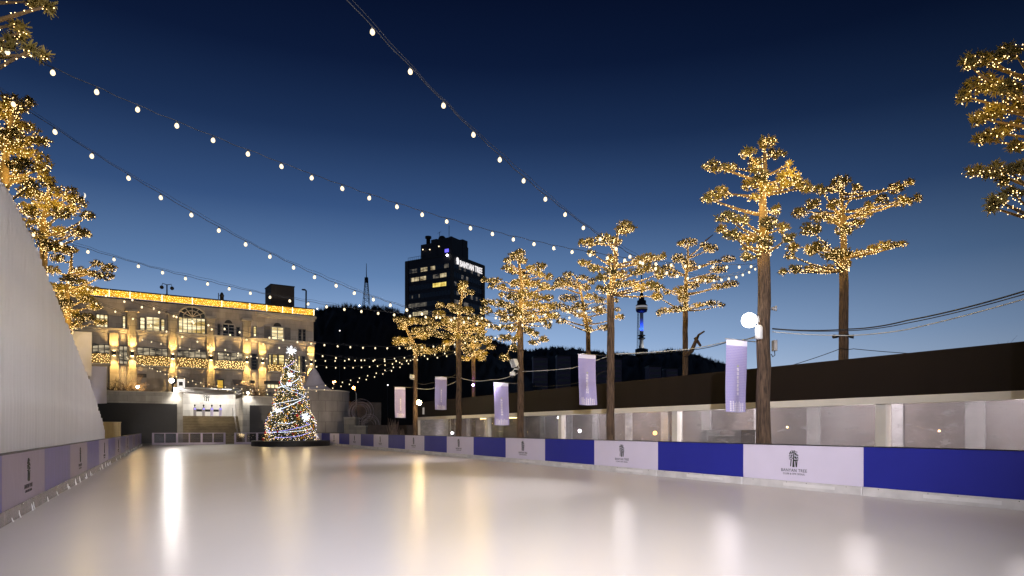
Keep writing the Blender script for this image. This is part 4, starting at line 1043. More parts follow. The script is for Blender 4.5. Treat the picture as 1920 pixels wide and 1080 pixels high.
q = MB(); q.tube([(sx.x, sx.y, 8), P(574, 545, 92), P(572, 543.5, 92), P(569, 543.5, 92)], .11, 6); q.build('post', K['black'], sl)
q = MB(); c = P(569.5, 543.2, 92); q.bbox(Frame((c.x, c.y), (1, 0)), -.25, .2, -.1, .1, c.z - .08, c.z + .1, .02); q.build('lamp_head', K['black'], sl)

# ------------------------------------------------------------------ terrace and entrance in the end wall
sF = 77.0
ga = RK.ang
podm = stone('entrance_stone', (.40, .37, .33), ga, 1.6, .62)
aL = RK.hit_b(343, 780, sF)[0]; aR = RK.hit_b(455, 780, sF)[0]
TH = RK.hit_b(343, 737, sF)[1]
aEnd = RK.hit_b(512, 780, sF)[0]
FLOOR = 3.0
wl_ = thing('entrance_wall', 'pale stone entrance wall with the wide dark panel beside the beige cabinet', 'wall', RK.pt(aL - 5, sF, 0))
q = MB(); q.box(RK, -14, aL, sF, sF + 7.6, -.05, TH); q.build('stonework', podm, wl_)
q = MB(); q.bbox(RK, -14, aL + .03, sF - .06, sF + .4, TH + .003, TH + .1, .02); q.build('coping', trimm, wl_)
a0 = RK.hit_b(188, 790, sF)[0]; a1 = RK.hit_b(332, 790, sF)[0]; h1 = RK.hit_b(260, 756, sF)[1]
q = MB(); q.bbox(RK, a0 - 3, a1, sF - .14, sF - .004, .05, h1, .02)
for i in range(1, 9): x = a0 + (a1 - a0) * i / 9; q.box(RK, x - .008, x + .008, sF - .1425, sF - .1405, .08, h1 - .03, 1)
q.build('dark_panel', [mat('dark_grey_cladding', (.012, .0105, .0115), .5, var=.15), K['black']], wl_)
wr_ = thing('entrance_wall', 'pale stone entrance wall with the narrow dark panel behind the christmas tree', 'wall', RK.pt(aR + 2, sF, 0))
q = MB(); q.box(RK, aR, aEnd, sF, sF + 7.6, -.05, TH - .25); q.build('stonework', podm, wr_)
q = MB(); q.bbox(RK, aR - .03, aEnd + .05, sF - .06, sF + .4, TH - .247, TH - .15, .02); q.build('coping', trimm, wr_)
a0 = RK.hit_b(468, 790, sF)[0]; h1 = RK.hit_b(480, 760, sF)[1]
q = MB(); q.bbox(RK, a0, aEnd + .4, sF - .14, sF - .004, .05, h1, .02); q.build('dark_panel', mat('dark_grey_cladding_side', (.018, .016, .019), .5), wr_)
CE = RK.hit_b(390, 735, sF + 1.5)[1]
lv = thing('entrance_lobby', 'bright white stone lobby at the top of the entrance stairs', 'building', RK.pt((aL + aR) / 2, sF + 8, FLOOR))
whitestone = stone('white_lobby_stone', (.72, .70, .66), ga, 1.3, .7, mortar=.008, mcol=.7)
q = MB(); q.box(RK, aL + .001, aR - .001, sF + 7.3, sF + 7.6, FLOOR + .001, CE + .62); q.build('back_wall', whitestone, lv)
q = MB(); q.box(RK, aL + .001, aR - .001, sF + 5.1, sF + 7.299, FLOOR - .2, FLOOR); q.build('floor', mat('pale_floor', (.55, .52, .48), .35), lv)
CE = RK.hit_b(390, 735, sF + 1.5)[1]
q = MB(); q.box(RK, aL + .001, aR - .001, sF + 4.2, sF + 7.299, CE + .5, CE + .62); q.build('ceiling', K['white'], lv)
q = MB()
for i in range(3):
    for j in range(2): q.box(RK, aL + .7 + i * 1.7, aL + 1.9 + i * 1.7, sF + 4.4 + j * 1.4, sF + 5.4 + j * 1.4, CE + .47, CE + .498)
q.build('light_panel', emit('lobby_light_glow', (1, .95, .88), 10), lv)
ao = RK.hit_b(387, 758, sF + 7.29)[0]; ho = RK.hit_b(387, 752.5, sF + 7.29)[1]
emblem(RK.pt(ao, sF + 7.296, ho), RK.A, UP, -RK.B, .72, K['ink'], lv)
text_part('BANYAN TREE', .19, basis(RK.pt(ao, sF + 7.296, ho - .22), RK.A, UP, -RK.B), mat('faint_grey_letters', (.4, .36, .34), .5), lv, depth=.004, spacing=1.1)
# stairs
stm = mat('stair_stone', (.33, .27, .17), .6, var=.2, scale=2.5)
stw = thing('stairs', 'broad stone stairs climbing from the ice to the bright lobby', 'stairs', RK.pt((aL + aR) / 2, sF + 2, 0))
q = MB(); nS = 17
for i in range(nS):
    q.box(RK, aL + .001, aR - .001, sF + .2 + i * .29, sF + 5.1, FLOOR * i / nS - (.05 if i == 0 else 0) + (.0005 * i), FLOOR * (i + 1) / nS - .03)
q.build('risers', mat('stair_riser', (.20, .16, .10), .7, var=.2), stw)
q = MB()
for i in range(nS):
    q.bbox(RK, aL + .002, aR - .002, sF + .2 + i * .29 - .03, sF + .2 + (i + 1) * .29 + .0, FLOOR * (i + 1) / nS - .029, FLOOR * (i + 1) / nS, .008)
q.build('treads', stm, stw)
hr_ = thing('handrail', 'thin steel handrail climbing one side of the entrance stairs', 'handrail', RK.pt(aR - .5, sF + 3, 1.5))
q = MB(); hp = [RK.pt(aR - .45, sF + .1, 1.0), RK.pt(aR - .45, sF + 5.1, FLOOR + .95), RK.pt(aR - .45, sF + 6.0, FLOOR + .95), RK.pt(aR - .45, sF + 6.1, FLOOR + .9), RK.pt(aR - .45, sF + 6.1, FLOOR)]
q.tube(hp, .03, 6)
for i in range(1, 5): t = i / 4; q.tube([RK.pt(aR - .45, sF + .3 + t * 4.7, FLOOR * t - .05), RK.pt(aR - .45, sF + .3 + t * 4.7, 1.05 + t * (FLOOR - .1))], .02, 6)
q.build('rail', K['steel'], hr_)
# turnstiles
for i, px in enumerate((365.5, 382, 397.5, 413.5)):
    a = RK.hit_b(px, 770, sF + 5.8)[0]
    lab = ['grey turnstile end post of the lobby gate farthest from the christmas tree', 'grey turnstile post in the middle of the lobby gate', 'lilac turnstile post in the middle of the lobby gate', 'lilac turnstile end post of the lobby gate nearest the christmas tree'][i]
    ts_ = thing('turnstile', lab, 'turnstile', RK.pt(a, sF + 5.8, FLOOR), 'turnstiles in the lobby')
    q = MB(); q.bbox(RK, a - .14, a + .14, sF + 5.7, sF + 6.5, FLOOR + .001, FLOOR + 1.0, .03); q.build('cabinet', mat('turnstile_grey', (.30, .28, .30) if i < 2 else (.5, .45, .62), .35), ts_)
    q = MB(); q.lathe(RK.pt(a, sF + 6.0, FLOOR + 1.0), [(.05, 0), (.05, .12), (.09, .16), (.10, .26), (.06, .33)], 10); q.build('reader', K['dark_metal'], ts_)
    q = MB(); q.box(RK, a - .09, a + .09, sF + 5.685, sF + 5.698, FLOOR + .74, FLOOR + .9); q.build('screen', emit('turnstile_screen_glow', (.25, .22, 1), 1.6), ts_)
    for e in (-1, 1):
        if (i == 0 and e < 0) or (i == 3 and e > 0): continue
        q = MB(); q.bbox(RK, a + min(e * .16, e * .52), a + max(e * .16, e * .52), sF + 6.1, sF + 6.14, FLOOR + .52, FLOOR + .78, .02); q.build('flap', K['black'], ts_)
# fabric canopy over the entrance
cn = thing('entrance_canopy', 'white fabric canopy stretched over the entrance', 'canopy', RK.pt((aL + aR) / 2, sF + 1, TH))
q = MB(); vs = []; fs = []; nx, ny = 24, 8
aC0 = RK.hit_b(326, 735, sF + .3)[0]; aC1 = RK.hit_b(452, 735, sF + .3)[0]; cz = RK.hit_b(390, 737, sF + .3)[1]
for i in range(nx + 1):
    for j in range(ny + 1):
        u, v = i / nx, j / ny
        hh = cz + .05 + .55 * math.sin(v * PI * .5) - .22 * math.sin(u * PI) * (1 - v) + .1 * (1 - u)
        vs.append(RK.pt(aC0 + (aC1 - aC0) * u, sF + .3 + 3.6 * v, hh))
for i in range(nx):
    for j in range(ny): k = i * (ny + 1) + j; fs.append((k, k + ny + 1, k + ny + 2, k + 1))
q.add(vs, fs, 0, True); q.build('membrane', mat('canopy_fabric', (.58, .56, .54), .6, var=.05), cn)
q = MB(); q.tube([RK.pt(aC0 + (aC1 - aC0) * i / 12, sF + .28, cz + .02 - .22 * math.sin(i / 12 * PI) + .1 * (1 - i / 12)) for i in range(13)], .05, 8); q.build('edge_roll', K['white'], cn)
a0, h0 = RK.hit_b(443, 733, sF - .3)
q = MB(); q.sphere(RK.pt(a0, sF + .1, h0 + .05), .52, 14, 10, 0, .42); q.tube([RK.pt(a0, sF + .1, h0 - .1), RK.pt(a0 - .1, sF + .1, h0 - .45)], [.3, .04], 8); q.build('corner_scoop', K['white'], cn)
spot('canopy_fill', RK.pt((aL + aR) / 2, sF + 2.6, cz + .1), RK.pt((aL + aR) / 2, sF + 1.5, 0), 500, 140, (1, .86, .62), .8, .2, cn)  # unseen lamp added under the canopy to brighten the stairs
q = MB(); q.lathe(RK.pt((aL + aR) / 2, sF + 2.6, cz + .12), [(.16, 0), (.2, .12)], 14); q.build('lamp', emit('canopy_fill_glow', (1, .9, .7), 8), cn)
# lamps on the walls
def walllamp(label, px, py, s, watts, r, strength, col=(1, .95, .85), down=True):
    a, h = RK.hit_b(px, py, s - .25)
    t_ = thing('wall_lamp', label, 'lamp', RK.pt(a, s - .25, h), 'lamps on the entrance walls')
    q = MB(); q.sphere(RK.pt(a, s - .25, h), r, 12, 8); q.build('lamp', emit('entrance_lamp_glow', col, strength), t_)
    q = MB(); q.tube([RK.pt(a, s - .25, h + r * .6), RK.pt(a, s + .1, h + r * .8 + .02)], .04, 6); q.lathe(RK.pt(a, s - .25, h + r * .5), [(r * 1.15, 0), (r * .6, r)], 10); q.build('hood', K['housing'], t_)
    spot('lamp_beam', RK.pt(a, s - .4, h - .12), RK.pt(a, s - .1, h - 3), watts, 130, col, .9, r, t_)
walllamp('white wall lamp at the entrance canopy beside the notice box', 329, 734, sF, 380, .13, 60)
walllamp('white wall lamp beside the canopy scoop, nearer the christmas tree', 465, 736.5, sF, 380, .13, 60)
# terrace behind the walls
q = MB(); q.box(RK, -14, 26, sF + 7.6, sF + 52, -.05, 5.0); tag(q.build('terrace', mat('terrace_paving', (.12, .11, .10), .8), None, RK.pt(5, 100, 0)), kind='structure')
# flood and garden lamps on the terrace
p0 = P(323, 714, 71.5); fl3 = thing('floodlight', 'dazzling white floodlight on the terrace above the entrance wall', 'floodlight', (p0.x, p0.y, 5.4), 'floodlights')
q = MB(); q.sphere(p0 + Vector((.0, -.1, 0)), .26, 14, 10); q.build('lens', K['flood'], fl3)
q = MB(); q.lathe(p0 + Vector((0, .15, -.34)), [(.1, -.9), (.1, .0), (.36, .1), (.36, .6), (.2, .7)], 12); q.build('housing', K['dark_metal'], fl3)
dn = (RK.pt(4, 40, 0) - p0).normalized()
spot('flood_beam', p0 + dn * .5, RK.pt(4, 35, 0), 1300, 140, (1, .95, .90), .7, .6, fl3)
p0 = P(258, 725, 69.3); gl_ = thing('garden_lamp', 'small warm garden lamp among the bushes on the terrace', 'lamp', (p0.x, p0.y, 5.2))
q = MB(); q.sphere(p0, .13, 12, 8); q.build('lamp', K['warmlamp'], gl_)
q = MB(); q.tube([p0 + Vector((0, 0, -.12)), Vector((p0.x, p0.y, 5.0))], .04, 6); q.build('stem', K['dark_metal'], gl_)
l = bpy.data.lights.new('garden_glow', 'POINT'); l.energy = 120; l.color = (1, .68, .3); l.shadow_soft_size = .12
o = bpy.data.objects.new('garden_glow', l); COL.objects.link(o); o.parent = gl_; o.location = (.1, -.4, p0.z - 5.2 + .3)
p0 = P(339, 718, 72); nb = thing('notice_box', 'white lit notice box standing on the entrance wall beside the floodlight', 'sign', (p0.x, p0.y, 5.4))
f2 = Frame((p0.x, p0.y), (1, .25)); q = MB(); q.bbox(f2, -.36, .36, 0, .25, 5.4, p0.z + .42, .02); q.build('case', emit('notice_glow', (1, .97, .92), .75, (.7, .7, .7)), nb)
q = MB(); q.box(f2, -.2, .2, -.012, -.002, p0.z - .3, p0.z + .12); q.build('notice', mat('dark_notice', (.05, .045, .04), .5), nb)
# bare bushes on the terrace
def bush(label, c, w, h, n, seed, mt, cat='bush'):
    rg = random.Random(seed); root = thing('bare_bush', label, cat, c); c = Vector(c)
    q = MB()
    for i in range(n):
        p = c + Vector((rg.uniform(-w, w) * .3, rg.uniform(-.4, .4), 0)); d = Vector((rg.uniform(-1, 1), rg.uniform(-.6, .6), rg.uniform(.5, 1.1))).normalized()
        ln = h * rg.uniform(.6, 1.1); pts = [p]
        for k in range(4):
            d = (d + Vector((rg.uniform(-.4, .4), rg.uniform(-.4, .4), rg.uniform(-.15, .25)))).normalized(); pts.append(pts[-1] + d * ln / 4)
        q.tube(pts, [.03, .022, .016, .012, .006], 4, 0, False, False)
        for k in range(5):
            b0 = pts[rg.randint(1, 4)]; d2 = (d + Vector((rg.uniform(-1, 1), rg.uniform(-1, 1), rg.uniform(-.4, .8)))).normalized(); q.tube([b0, b0 + d2 * ln * .3], [.014, .005], 3, 0, False, False)
    q.build('twigs', mt, root); return root
tw = mat('twig_brown', (.14, .085, .045), .9, var=.3)
c = P(243, 735, 70); bush('bare twiggy bush lit by the warm garden lamp', (c.x, c.y, 5.0), 3.0, 1.9, 60, 3, tw)
c = P(215, 735, 68.5); bush('dark bare bush beside the lower white banner', (c.x, c.y, 5.0), 2.2, 1.6, 40, 4, mat('twig_dark', (.04, .03, .02), .9))
c = P(478, 732, 79); bush('bare bush behind the unlit black floodlight on the terrace', (c.x, c.y, 5.0), 2.6, 1.5, 46, 5, tw)
p0 = P(474, 716, 76); fu = thing('floodlight', 'black unlit floodlight on a thin stand above the entrance wall', 'floodlight', (p0.x, p0.y, 5.0), 'floodlights')
f2 = Frame((p0.x, p0.y), (1, .2)); q = MB(); q.bbox(f2, -.24, .24, -.1, .1, p0.z - .16, p0.z + .16, .03); q.build('housing', K['black'], fu)
q = MB(); q.tube([(p0.x, p0.y, 5.0), (p0.x, p0.y, p0.z - .16)], .025, 6); q.build('stand', K['steel'], fu)

# ------------------------------------------------------------------ far rink fences
fm_ = mat('lilac_fence_frame', (.52, .43, .56), .4, var=.05); 
m, nt, b, out = nodes('fence_glass'); L = nt.links.new
tr = N(nt, 'ShaderNodeBsdfTransparent'); tr.inputs[0].default_value = (.8, .78, .82, 1); gl = N(nt, 'ShaderNodeBsdfGlossy'); gl.inputs['Roughness'].default_value = .08
mx = N(nt, 'ShaderNodeMixShader'); mx.inputs[0].default_value = .08; L(tr.outputs[0], mx.inputs[1]); L(gl.outputs[0], mx.inputs[2]); L(mx.outputs[0], out.inputs['Surface']); nt.nodes.remove(b); fgl = m
def fence(label, pxs, s):
    aa = [RK.hit_b(px, 820, s)[0] for px in pxs]; hh = 1.16
    root = thing('glass_fence', label, 'fence', RK.pt((aa[0] + aa[-1]) / 2, s, 0), 'glass fences at the far end')
    q = MB(); q.bbox(RK, aa[0], aa[-1], s - .05, s + .05, 0, .2, .01); q.bbox(RK, aa[0], aa[-1], s - .035, s + .035, hh - .06, hh, .01); q.build('rails', fm_, root)
    for i, a in enumerate(aa):
        w = .09 if i % 2 == 0 else .05
        q = MB(); q.bbox(RK, a - w, a + w, s - .055, s + .055, .201 if 0 < i < len(aa) - 1 else .0, hh - .061 if 0 < i < len(aa) - 1 else hh + .01, .01); q.build('post', fm_, root)
    for i in range(len(aa) - 1):
        q = MB(); q.box(RK, aa[i] + .1, aa[i + 1] - .1, s - .008, s + .008, .205, hh - .065); q.build('glass_panel', fgl, root)
fence('low lilac framed glass fence in front of the entrance stairs', (287, 309, 332, 355, 378, 399.5, 421), 72.6)
fence('low lilac framed glass fence running behind the christmas tree', (441, 461, 482, 504, 527, 551, 575, 596), 72.6)
a0, h0 = RK.hit_b(422, 814, 72.6); a1, _ = RK.hit_b(440, 814, 72.6)
q = MB()
nlk = 26; prev = None
for i in range(nlk):
    t = (i + .5) / nlk; c = RK.pt(a0 + (a1 - a0) * t, 72.6, 1.05 - .30 * 4 * t * (1 - t) * .8)
    ring = []
    for k in range(9):
        u = 2 * PI * k / 8; ring.append(c + RK.A * (.035 * math.cos(u)) + (UP if i % 2 else RK.B) * (.022 * math.sin(u)))
    q.tube(ring, .009, 4, 0, False)
tag(q.build('chain', K['black'], None, RK.pt((a0 + a1) / 2, 72.6, .9)), 'black chain slung across the gap between the two glass fences', 'chain')

# ------------------------------------------------------------------ christmas tree on its black stage
TC = P(546, 804, 61.0); TC.z = 0
stg = thing('stage', 'low round black stage under the christmas tree', 'stage', TC)
q = MB(); q.lathe(TC, [(3.42, .002), (3.45, .04), (3.45, .40), (3.42, .44)], 40, 0, False); q.build('platform', mat('black_stage_carpet', (.012, .011, .012), .6), stg)
q = MB(); q.lathe(TC, [(3.46, .405), (3.475, .42), (3.475, .46), (3.46, .47)], 40, 0, False); q.build('edge_trim', K['dark_metal'], stg)
xt = thing('christmas_tree', 'tall christmas tree covered in white and gold lights with a bright star on top', 'christmas tree', TC + Vector((0, 0, .46)))
rg = random.Random(77); XB, XH, XR = .46, 8.3, 2.35
def xr(t): return XR * (1 - t) ** .86 * (1 - .06 * math.sin(t * 22)) + .05
q = MB(); q.lathe(TC, [(.12, .461), (.1, 7.9), (.02, 8.4)], 8); q.build('trunk', K['bark'], xt)
C_ = MB()
for i in range(2600):
    t = 1 - math.sqrt(rg.random()); a = rg.uniform(0, 2 * PI); r = xr(t) * math.sqrt(rg.uniform(.45, 1.0))
    tuft(C_, TC + Vector((r * math.cos(a), r * math.sin(a), XB + .08 + XH * .96 * t)), .2 * rg.uniform(.7, 1.2), rg, 8)
C_.build('foliage', mat('fir_needles', (.055, .060, .025), .65, var=.4), xt)
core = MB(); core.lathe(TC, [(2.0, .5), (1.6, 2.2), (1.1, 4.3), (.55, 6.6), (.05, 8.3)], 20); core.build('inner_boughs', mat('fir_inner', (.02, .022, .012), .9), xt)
def xled(n, r, jr=(.93, 1.08)):
    q = MB()
    for i in range(n):
        t = 1 - math.sqrt(rg.random()) if rg.random() < .85 else rg.random()
        a = rg.uniform(0, 2 * PI); rr = xr(t) * rg.uniform(*jr)
        q.tetra(TC + Vector((rr * math.cos(a), rr * math.sin(a), XB + .06 + XH * .97 * t)), r * rg.uniform(.7, 1.2))
    return q
tag(xled(1500, .016).build('warm_fairy_lights', emit('tree_light_warm', (1, .64, .25), 9, sampling='NONE'), xt), kind='stuff')
tag(xled(950, .016).build('white_fairy_lights', emit('tree_light_white', (1, .93, .80), 10, sampling='NONE'), xt), kind='stuff')
tag(xled(380, .015).build('blue_fairy_lights', emit('tree_light_blue', (.35, .35, 1), 12, sampling='NONE'), xt), kind='stuff')
gm1 = emit('garland_white_glow', (.78, .88, 1), 1.6); gm2 = emit('garland_violet_glow', (.40, .38, 1), 1.5)
def garland(t0, t1, a0, a1, mt, r=.02):
    q = MB(); n = 30; pts = []
    for i in range(n + 1):
        u = i / n; t = t0 + (t1 - t0) * u - .02 * math.sin(u * PI); a = a0 + (a1 - a0) * u; rr = xr(max(0, t)) * 1.05
        pts.append(TC + Vector((rr * math.cos(a), rr * math.sin(a), XB + XH * t)))
    q.tube(pts, r, 6); return q.build('light_garland', mt, xt)
h_ = -PI / 2
garland(.10, .135, h_ - 1.1, h_ + 1.3, gm1); garland(.04, .10, h_ - .3, h_ + 1.2, gm2); garland(.09, .19, h_ - .8, h_ + 1.2, gm2, .022); garland(.20, .215, h_ - .2, h_ + .5, gm1)
garland(.29, .45, h_ - 1.3, h_ + .9, gm1, .03); garland(.40, .49, h_ - 1.2, h_ + 1.3, gm1, .02); garland(.65, .50, h_ - .9, h_ + 1.2, gm1); garland(.58, .69, h_ - 1.0, h_ + 1.1, gm1, .03); garland(.67, .56, h_ - 1.1, h_ + .7, gm1, .022); garland(.80, .89, h_ - 1.2, h_ + 1.0, gm2, .02); garland(.86, .76, h_ - 1.0, h_ + 1.3, gm1, .022)
red = mat('red_bauble', (.30, .015, .02), .2); gld = mat('gold_bauble', (.55, .30, .05), .2, metal=.8)
for i in range(46):
    t = rg.uniform(.0, .8) * rg.uniform(.3, 1); a = h_ + rg.uniform(-1.5, 1.5); rr = xr(t) * 1.05
    q = MB(); q.sphere(TC + Vector((rr * math.cos(a), rr * math.sin(a), XB + .12 + XH * t)), rg.uniform(.08, .15), 10, 8); q.build('bauble', red if rg.random() < .45 else gld, xt)
def starburst(c, r, n, mt, name, thick=.02, flat=False):
    q = MB(); rr_ = random.Random(n)
    for i in range(n):
        if flat: d = Vector((math.cos(2 * PI * i / n), -.05, math.sin(2 * PI * i / n)))
        else: d = Vector((rr_.gauss(0, 1), rr_.gauss(0, 1) * .5, rr_.gauss(0, 1))).normalized()
        q.tube([c, c + d * r * rr_.uniform(.75, 1.1)], [thick, thick * .4], 4)
    q.sphere(c, r * .2, 8, 6); return q.build(name, mt, xt)
starm = emit('star_glow', (.92, .96, 1), 3)
starburst(TC + Vector((0, 0, XB + XH + .0)), .5, 40, starm, 'tree_star')
for t, da, r, fl_ in ((.33, -.35, .36, True), (.72, .25, .34, True), (.26, .95, .42, False), (.62, .15, .25, True)):
    a = h_ + da; rr = xr(t) * 1.1; starburst(TC + Vector((rr * math.cos(a), rr * math.sin(a), XB + XH * t)), r, 12 if fl_ else 26, starm, 'star_ornament', .035)

# ------------------------------------------------------------------ stone drum, pagoda tent, plinths, ring sculptures, grasses
dc = P(590, 804, 74.5); DRr = (653 - 590) / F * 74.5; dH = CAMH + (804 - 732) / F * 71
dr = thing('stone_drum', 'round stone clad drum building behind the christmas tree', 'building', (dc.x, dc.y, 0))
q = MB(); q.lathe((dc.x, dc.y, 0), [(DRr, -.05), (DRr, dH)], 48, 0, True)
for hh in (1.15, 2.3, 3.45, 4.6): q.lathe((dc.x, dc.y, hh), [(DRr + .002, 0), (DRr + .006, .005), (DRr + .006, .02), (DRr + .002, .025)], 48, 1)
for k in range(5):
    for j in range(16):
        a = 2 * PI * (j + .5 * (k % 2)) / 16; f3 = Frame((dc.x + math.cos(a) * DRr, dc.y + math.sin(a) * DRr), (-math.sin(a), math.cos(a)))
        q.box(f3, -.012, .012, -.01, .004, 1.15 * k + .03, min(dH - .02, 1.15 * k + 1.14), 1)
q.build('cladding', [mat('drum_stone', (.26, .23, .215), .8, var=.25, scale=.9, stretch=(1, 1, .4)), mat('drum_joint', (.07, .06, .055), .9)], dr)
q = MB(); q.lathe((dc.x, dc.y, dH + .002), [(DRr + .04, 0), (DRr + .04, .1), (DRr - .4, .11)], 48, 0, False); q.build('coping', trimm, dr)
pc_ = P(589, 735, 80)
pg = thing('pagoda_tent', 'white pagoda tent with a sharp peak behind the stone drum', 'tent', (pc_.x, pc_.y, 5))
q = MB(); vs = []; fs = []; eh = pc_.z; ph_ = CAMH + (804 - 690) / F * 80; n = 12
for k in range(n + 1):
    t = k / n; r = 3.9 * (1 - t) ** 1.0 * (1 - .42 * math.sin(PI * t) * .9) + .1
    for e in range(16):
        a = 2 * PI * e / 16 + PI / 4; sq = 1 / max(abs(math.cos(a - PI / 4 + .35)), abs(math.sin(a - PI / 4 + .35)))
        sq = sq * (1 - t) + 1.1 * t
        vs.append((pc_.x + r * sq * .72 * math.cos(a), pc_.y + r * sq * .72 * math.sin(a), eh - .3 + (ph_ - eh + .3) * t))
for k in range(n):
    for e in range(16): j = (e + 1) % 16; fs.append((k * 16 + e, k * 16 + j, (k + 1) * 16 + j, (k + 1) * 16 + e))
q.add(vs, fs, 0, True); q.build('roof_membrane', mat('tent_membrane', (.50, .47, .56), .6, var=.05), pg)
q = MB()
for ex in (-1, 1):
    for ey in (-1, 1): q.tube([(pc_.x + ex * 2.4, pc_.y + ey * 2.4, 5.0), (pc_.x + ex * 2.4, pc_.y + ey * 2.4, eh - .2)], .05, 6)
q.build('legs', K['white'], pg)
def plinth(label, x0, x1, ytop, Z):
    c0_, c1_ = P(x0, ytop, Z), P(x1, ytop, Z); f3 = Frame((c0_.x, c0_.y), (1, -.12)); w_ = (c1_ - c0_).length
    t_ = thing('stone_plinth', label, 'plinth', ((c0_.x + c1_.x) / 2, Z, 0), 'stone plinths by the drum')
    q = MB(); q.bbox(f3, 0, w_, 0, 1.2, -.05, c0_.z - .12, .02); q.build('block', stone('plinth_stone', (.24, .22, .19), 0, .9, .5), t_)
    q = MB(); q.bbox(f3, -.05, w_ + .05, -.05, 1.25, c0_.z - .118, c0_.z, .02); q.build('cap', mat('plinth_cap', (.27, .25, .22), .8), t_)
plinth('taller pale stone plinth at the foot of the round stone drum', 645, 667, 782, 69)
plinth('lower pale stone plinth beside the smaller ring sculpture', 666, 687, 798, 67.5)
def rings(label, px, py, Z, r0, r1, n, seed):
    c = P(px, py, Z); rg = random.Random(seed); t_ = thing('ring_sculpture', label, 'sculpture', (c.x, c.y, 0), 'wire ring sculptures')
    q = MB(); R1 = r1 / F * Z; R0 = r0 / F * Z
    for i in range(n):
        r = R0 + (R1 - R0) * i / (n - 1); tl = rg.uniform(-.25, .25); off = Vector((rg.uniform(-.1, .1), rg.uniform(-.3, .3), rg.uniform(-.08, .08)))
        q.tube([c + off + Vector((r * math.cos(2 * PI * k / 28), r * tl * math.sin(2 * PI * k / 28), r * math.sin(2 * PI * k / 28))) for k in range(29)], .022, 5)
    q.build('wire_rings', mat('ring_wire', (.30, .27, .30), .35, metal=.7), t_)
    q = MB(); q.tube([(c.x, c.y, -.05), (c.x, c.y, c.z - R0)], .06, 6); q.build('stand', K['dark_metal'], t_)
rings('larger sculpture of nested wire rings beside the stone drum', 676, 773, 70, 12, 24, 9, 3)
rings('smaller sculpture of nested wire rings low behind the board', 693, 796, 68, 9, 19, 7, 4)
def grass(label, px, ytop, Z, n, seed, w):
    c = P(px, 804, Z); hh = CAMH + (804 - ytop) / F * Z; rg = random.Random(seed); t_ = thing('ornamental_grass', label, 'plant', (c.x, c.y, 0), 'tall dry grasses behind the board'); q = MB()
    for i in range(n):
        p = Vector((c.x + rg.uniform(-.25, .25), c.y + rg.uniform(-.3, .3), -.05)); d = Vector((rg.uniform(-w, w), rg.uniform(-.3, .3), 0)); h = hh * rg.uniform(.7, 1)
        q.tube([p, p + d * .3 + Vector((0, 0, h * .5)), p + d + Vector((0, 0, h))], [.018, .03, .006], 4, 0, False, False)
    q.build('blades', mat('dry_grass', (.16, .12, .09), .8), t_)
grass('tall dry grass clump under the farthest banner', 738, 782, 58, 34, 1, .5); grass('short dry grass clump nearest the farthest pine trunk', 752, 802, 56, 16, 2, .3)
# dark timber screen behind the grasses
q = MB(); a0 = RK.hit_b(690, 800, 64)[0]; a1 = RK.hit_b(776, 800, 64)[0]; h1 = RK.hit_b(730, 797, 64)[1]
q.bbox(RK, a0, a1, 64, 64.2, -.05, h1, .02)
for i in range(1, 14): x = a0 + (a1 - a0) * i / 14; q.box(RK, x - .01, x + .01, 63.993, 63.998, 0, h1 - .02, 1)
tag(q.build('timber_screen', [mat('dark_timber', (.045, .032, .026), .7, var=.3), K['black']], None, RK.pt((a0 + a1) / 2, 64, 0)), 'low dark timber screen behind the dry grasses', 'fence')
c = P(668, 727, 84); cs = thing('street_lamp', 'orange street lamp glowing behind the stone drum', 'street lamp', (c.x, c.y, 0))
q = MB(); q.sphere(P(663, 727, 84), .16, 12, 8); q.build('lamp', emit('orange_lamp_glow', (1, .34, .06), 110), cs)
q = MB(); q.tube([(P(668, 727, 84).x, 84, -.05), P(668, 739, 84), P(664.5, 729, 84)], .06, 6); q.build('post', K['steel'], cs)
c = P(626, 716, 90); c2 = thing('street_lamp', 'pair of small orange lamps beside the pagoda tent', 'street lamp', (c.x, c.y, 0))
q = MB(); q.sphere(P(625, 716.5, 90), .10, 10, 6); q.sphere(P(628, 715.5, 90), .09, 10, 6); q.build('lamps', emit('orange_lamp_glow_small', (1, .42, .12), 60), c2)
q = MB(); q.tube([(c.x, c.y, -.05), c], .05, 6); q.build('post', K['dark_metal'], c2)

# ------------------------------------------------------------------ hotel tower
ZH = 220.0
v0 = P(848, 804, ZH); vl_ = P(760, 804, ZH * 1.048)
HF = Frame((v0.x, v0.y), (v0.x - vl_.x, v0.y - vl_.y))
WL = (Vector((v0.x, v0.y)) - Vector((vl_.x, vl_.y))).length; WR = HF.hit_a(908, 600, 0)[0]
HR_ = CAMH + (804 - 478) / F * ZH
ht = thing('hotel_tower', 'dark hotel tower with a few lit rooms and a glowing white roof sign', 'building', HF.pt(-WL / 2, WR / 2, 0))
HA = HF.ang
q = MB(); q.box(HF, -WL, 0, 0, WR, -.05, HR_); q.build('wall', mat('dark_tower_wall', (.016, .016, .030), .6, var=.2, scale=.3), ht)
q = MB(); q.box(HF, -WL - .05, -WL + 1.5, -.2, 1.3, -.05, HR_ + .3); q.box(HF, -.7, .2, -.2, .7, -.05, HR_ + .3); q.box(HF, -1.1, .25, WR - 1.5, WR + .1, -.05, HR_ + .3); q.build('corner_pier', mat('tower_pier', (.055, .045, .045), .7), ht)
q = MB(); q.box(HF, -WL, -.7, -.15, .1, HR_ + .002, HR_ + .5); q.box(HF, -.12, .16, .7, WR, HR_ + .003, HR_ + .5)
for i in range(9): q.tube([HF.pt(-WL + 1 + i * .9, .3, HR_ + .5), HF.pt(-WL + 1 + i * .9, .3, HR_ + 1.6)], .05, 4); 
